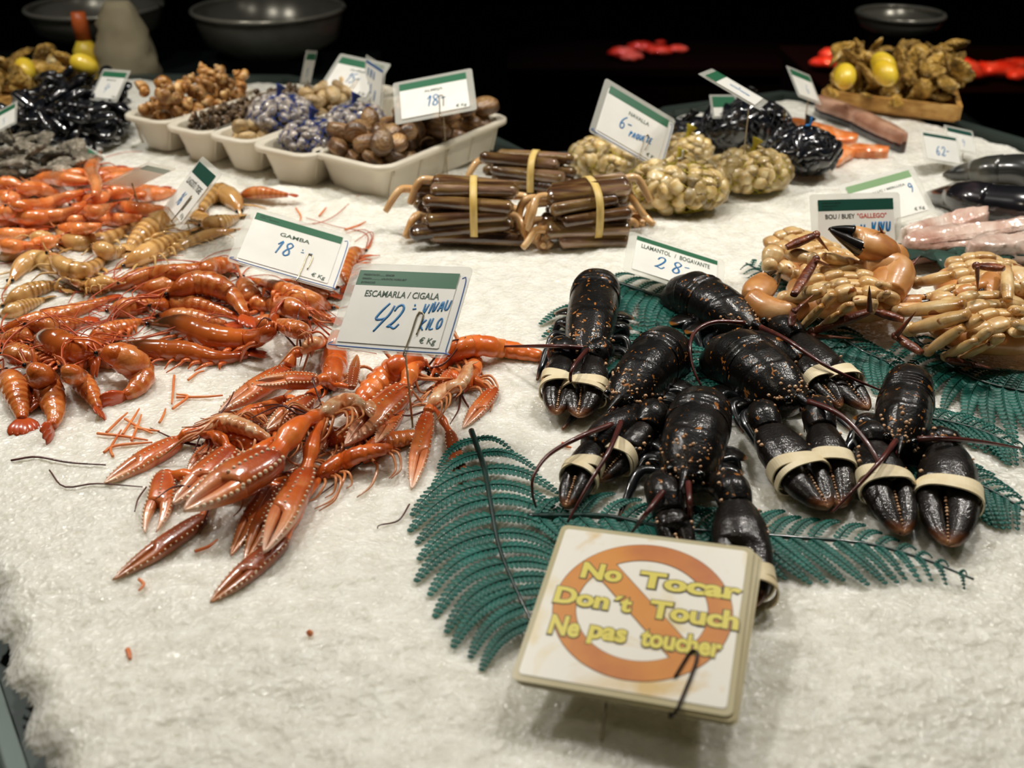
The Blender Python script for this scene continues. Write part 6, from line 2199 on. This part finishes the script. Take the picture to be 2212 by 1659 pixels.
bit('tiny orange crumb on the empty ice below the langoustines', [(667, 1376), (670, 1374), (673, 1378)], .0022)
BITS = [((372, 880), (405, 850), (380, 845)), ((375, 805), (372, 840), (370, 868)), ((380, 852), (440, 850), (480, 846)), ((405, 815), (425, 800), (440, 795)), ((270, 905), (300, 925), (330, 940)), ((230, 935), (260, 905), (275, 890)),
        ((265, 940), (290, 900), (300, 880)), ((210, 937), (260, 943), (320, 955)), ((290, 925), (310, 930), (345, 935)), ((345, 915), (352, 900), (357, 880)), ((225, 980), (250, 965), (330, 960)), ((245, 990), (240, 970), (262, 930)),
        ((285, 955), (300, 915), (305, 895)), ((690, 470), (700, 462), (706, 458)), ((640, 455), (650, 470), (648, 480)), ((745, 500), (775, 490), (790, 478)), ((1215, 955), (1222, 962), (1234, 966)), ((420, 1190), (450, 1180), (470, 1165)), ((300, 1250), (310, 1262), (300, 1275))]
for q in BITS:
    bit('orange broken feeler lying loose on the ice around the prawn heaps', q, .0012, group='loose orange feelers')
# ------------------------------------------------------------------ behind the counter
M['pan'] = mat('scale_pan_steel', [(0, '#77746a'), (1, '#9c988c')], 8, .25, metal=.5, vary=0)
M['counter_black'] = mat('black_counter', '#050606', 8, .9, spec=.05, vary=0)
M['scale_dark'] = mat('scale_frame', [(0, '#15181a'), (1, '#262a2b')], 8, .35, metal=.5, vary=0)
M['meat'] = mat('red_meat', [(0, '#a83020'), (.5, '#d85a3c'), (1, '#f0b09a')], 14, .35, coat=.5, vary=.25)
M['cloth'] = mat('beige_cloth', [(0, '#8f8468'), (1, '#b0a588')], 9, .8, vary=0)
M['orange_bottle'] = mat('orange_cap', '#c8602a', 9, .4, vary=0)

def weighing_scale(label, px, y, R, depth, post, seed=0, foot=.0, tilt=0.0):
    """a round steel pan on a post; px: pixel of the rim's middle, y its distance"""
    c = PY(*px, y)
    root = thing('weighing_scale', label, 'scale', (c[0], c[1], foot), 'market scales')
    f = np.linspace(0, 1, 12)
    zz = np.r_[0, -.012, -depth * .7, -depth, -depth - .002, -depth - .002]
    rr = np.r_[1.0, .98, .90, .62, .58, .02] * R
    cc = np.array([[c[0], c[1], c[2] + z] for z in zz])
    mb = loft(cc, (1, 0, 0), (0, 1, 0), rr, rr, 40, cap=True)
    inner = np.array([[c[0], c[1], c[2] + z] for z in np.r_[0, -depth * .68, -depth * .94, -depth * .95]])
    mb = loft(cc, (1, 0, 0), (0, 1, 0), rr, rr, 40, cap=False)
    mb.merge(loft(inner, (1, 0, 0), (0, 1, 0), np.r_[.985, .88, .6, .02] * R, np.r_[.985, .88, .6, .02] * R, 40, cap=False))
    part('pan', mb, M['pan'], root)
    a = np.linspace(0, 2 * PI, 49)
    part('pan_rim', rawtube(np.c_[c[0] + R * np.cos(a), c[1] + R * np.sin(a), np.full(49, c[2])], np.full(49, .005), 8), M['pan'], root)
    zb = c[2] - depth - .002
    part('pan_support', box((c[0] - R * .62, c[1] - .02, zb - .022), (c[0] + R * .62, c[1] + .02, zb - .002)), M['scale_dark'], root, False)
    part('post', tube([(c[0] - R * .2, c[1], zb - .02), (c[0] - R * .2, c[1], foot + .03)], .016, 12, m=4), M['scale_dark'], root)
    part('arm', tube([(c[0] - R * .5, c[1] - .03, zb - .02), (c[0] - R * .45, c[1] - .035, (zb + foot) / 2), (c[0] - R * .3, c[1] - .02, foot + .03)], .007, 10, m=14), M['pan'], root)
    part('base', box((c[0] - R * .75, c[1] - .08, foot + .002), (c[0] + R * .55, c[1] + .08, foot + .034)), M['scale_dark'], root, False)
    return root

# the shelf on the sellers' side on which the scales stand
def shelf(label, x0, x1, y0, y1, z):
    t = thing('back_shelf', label, 'shelf', ((x0 + x1) / 2, (y0 + y1) / 2, -.85))
    part('top', box((x0, y0, z - .03), (x1, y1, z)), M['dark_steel'], t, False)
    for x in (x0 + .05, x1 - .05):
        part('leg', box((x - .025, y0 + .05, -.85), (x + .025, y1 - .05, z - .03)), M['dark_steel'], t, False)
    return t
shelf('dark shelf behind the trays that carries two scales', -1.45, -.30, 1.93, 2.35, -.06)
shelf('dark shelf beyond the oyster crate that carries one scale', .70, 1.0, 2.02, 2.26, -.16)
weighing_scale('steel scale pan above the oysters by the picture edge', (205, 14), 2.18, .135, .060, .2, foot=-.06)
weighing_scale('wide steel scale pan behind the whelks', (580, 18), 2.18, .155, .085, .2, foot=-.06)
weighing_scale('steel scale pan above the lemons and the oyster crate', (1945, 30), 2.14, .085, .035, .2, foot=-.16)

def beige_bag(px, y):
    c = PY(*px, y)
    z0 = -.06
    zs = np.linspace(z0, z0 + .17, 14)
    f = np.linspace(0, 1, 14)
    r = np.interp(f, [0, .1, .5, .8, 1], [.035, .055, .05, .038, .02])
    cc = np.c_[np.full(14, c[0]), np.full(14, c[1]), zs]
    rs = np.random.RandomState(3)
    return single('folded_cloth', loft(cc, (1, 0, 0), (0, 1, 0), r * 1.1, r * .8, 20, mod=1 + .06 * rs.randn(14, 20)), M['cloth'], 'beige cloth hanging in a heap between the two far scales', 'cloth', None, (c[0], c[1], z0))
beige_bag((272, 112), 1.99)
def bottle(px, y):
    c = PY(*px, y)
    z0 = -.06
    t = thing('bottle', 'small bottle with an orange top beside the beige cloth', 'bottle', (c[0], c[1], z0))
    f = [(0, .022), (.01, .024), (.08, .024), (.10, .012)]
    part('flask', loft(np.array([[c[0], c[1], z0 + h] for h, _ in f]), (1, 0, 0), (0, 1, 0), [r for _, r in f], [r for _, r in f], 16), M['lemon'], t)
    f = [(.10, .014), (.13, .015), (.15, .013)]
    part('cap', loft(np.array([[c[0], c[1], z0 + h] for h, _ in f]), (1, 0, 0), (0, 1, 0), [r for _, r in f], [r for _, r in f], 16), M['orange_bottle'], t)
bottle((186, 112), 1.99)

# the meat stall across the aisle under its red lamps
mt = thing('meat_counter', 'dark counter of the stall across the aisle, red meat on top', 'counter', (1.3, 3.3, -.85))
part('body', box((.97, 3.05, -.85), (2.6, 3.65, -.36)), M['counter_black'], mt, False)
part('top', box((.95, 3.03, -.36), (2.62, 3.67, -.33)), M['counter_black'], mt, False)
mt2 = thing('meat_counter', 'dark counter farther down the aisle with pink meat on top', 'counter', (.5, 4.0, -.85))
part('body', box((.0, 3.9, -.85), (1.2, 4.4, -.49)), M['counter_black'], mt2, False)
part('top', box((-.02, 3.88, -.49), (1.22, 4.42, -.46)), M['counter_black'], mt2, False)

def meat(px, y, r, lb, seed, zf):
    rs = np.random.RandomState(seed)
    c = PY(*px, y)
    m = 14
    u = np.linspace(-1, 1, m)
    pr = np.sqrt(np.maximum(1 - u * u, .02))
    d = nrm(np.array([1, rs.uniform(-.4, .4), 0]))
    s = np.array([-d[1], d[0], 0])
    o = np.array([c[0], c[1], zf + r * .42])
    single('meat_cut', loft(o + np.outer(u * r * 1.2, d), s, (0, 0, 1), pr * r * .75, pr * r * .45, 14, mod=1 + .10 * rs.randn(m, 14)), M['meat'], lb, 'meat', 'red-lit meat', (o[0], o[1], zf))
k = 0
for px, y, r in (((2030, 150), 3.25, .05), ((2062, 160), 3.2, .07), ((2085, 168), 3.15, .055), ((2125, 172), 3.25, .045), ((2160, 172), 3.2, .06), ((2195, 160), 3.3, .045), ((2208, 184), 3.15, .05), ((1790, 132), 3.3, .05), ((1800, 118), 3.45, .045),
                 ((1870, 110), 3.45, .03), ((1940, 108), 3.45, .03), ((1985, 112), 3.4, .03), ((2020, 136), 3.4, .025)):
    meat(px, y, r, 'red meat cut glowing on the stall across the aisle', k, -.33)
    k += 1
for px, y, r in (((1345, 98), 4.05, .05), ((1385, 92), 4.15, .05), ((1365, 118), 4.0, .04), ((1425, 100), 4.1, .045), ((1465, 92), 4.15, .035), ((1430, 45), 4.3, .02)):
    meat(px, y, r, 'pink meat cut on the farther stall in the dark', k, -.46)
    k += 1
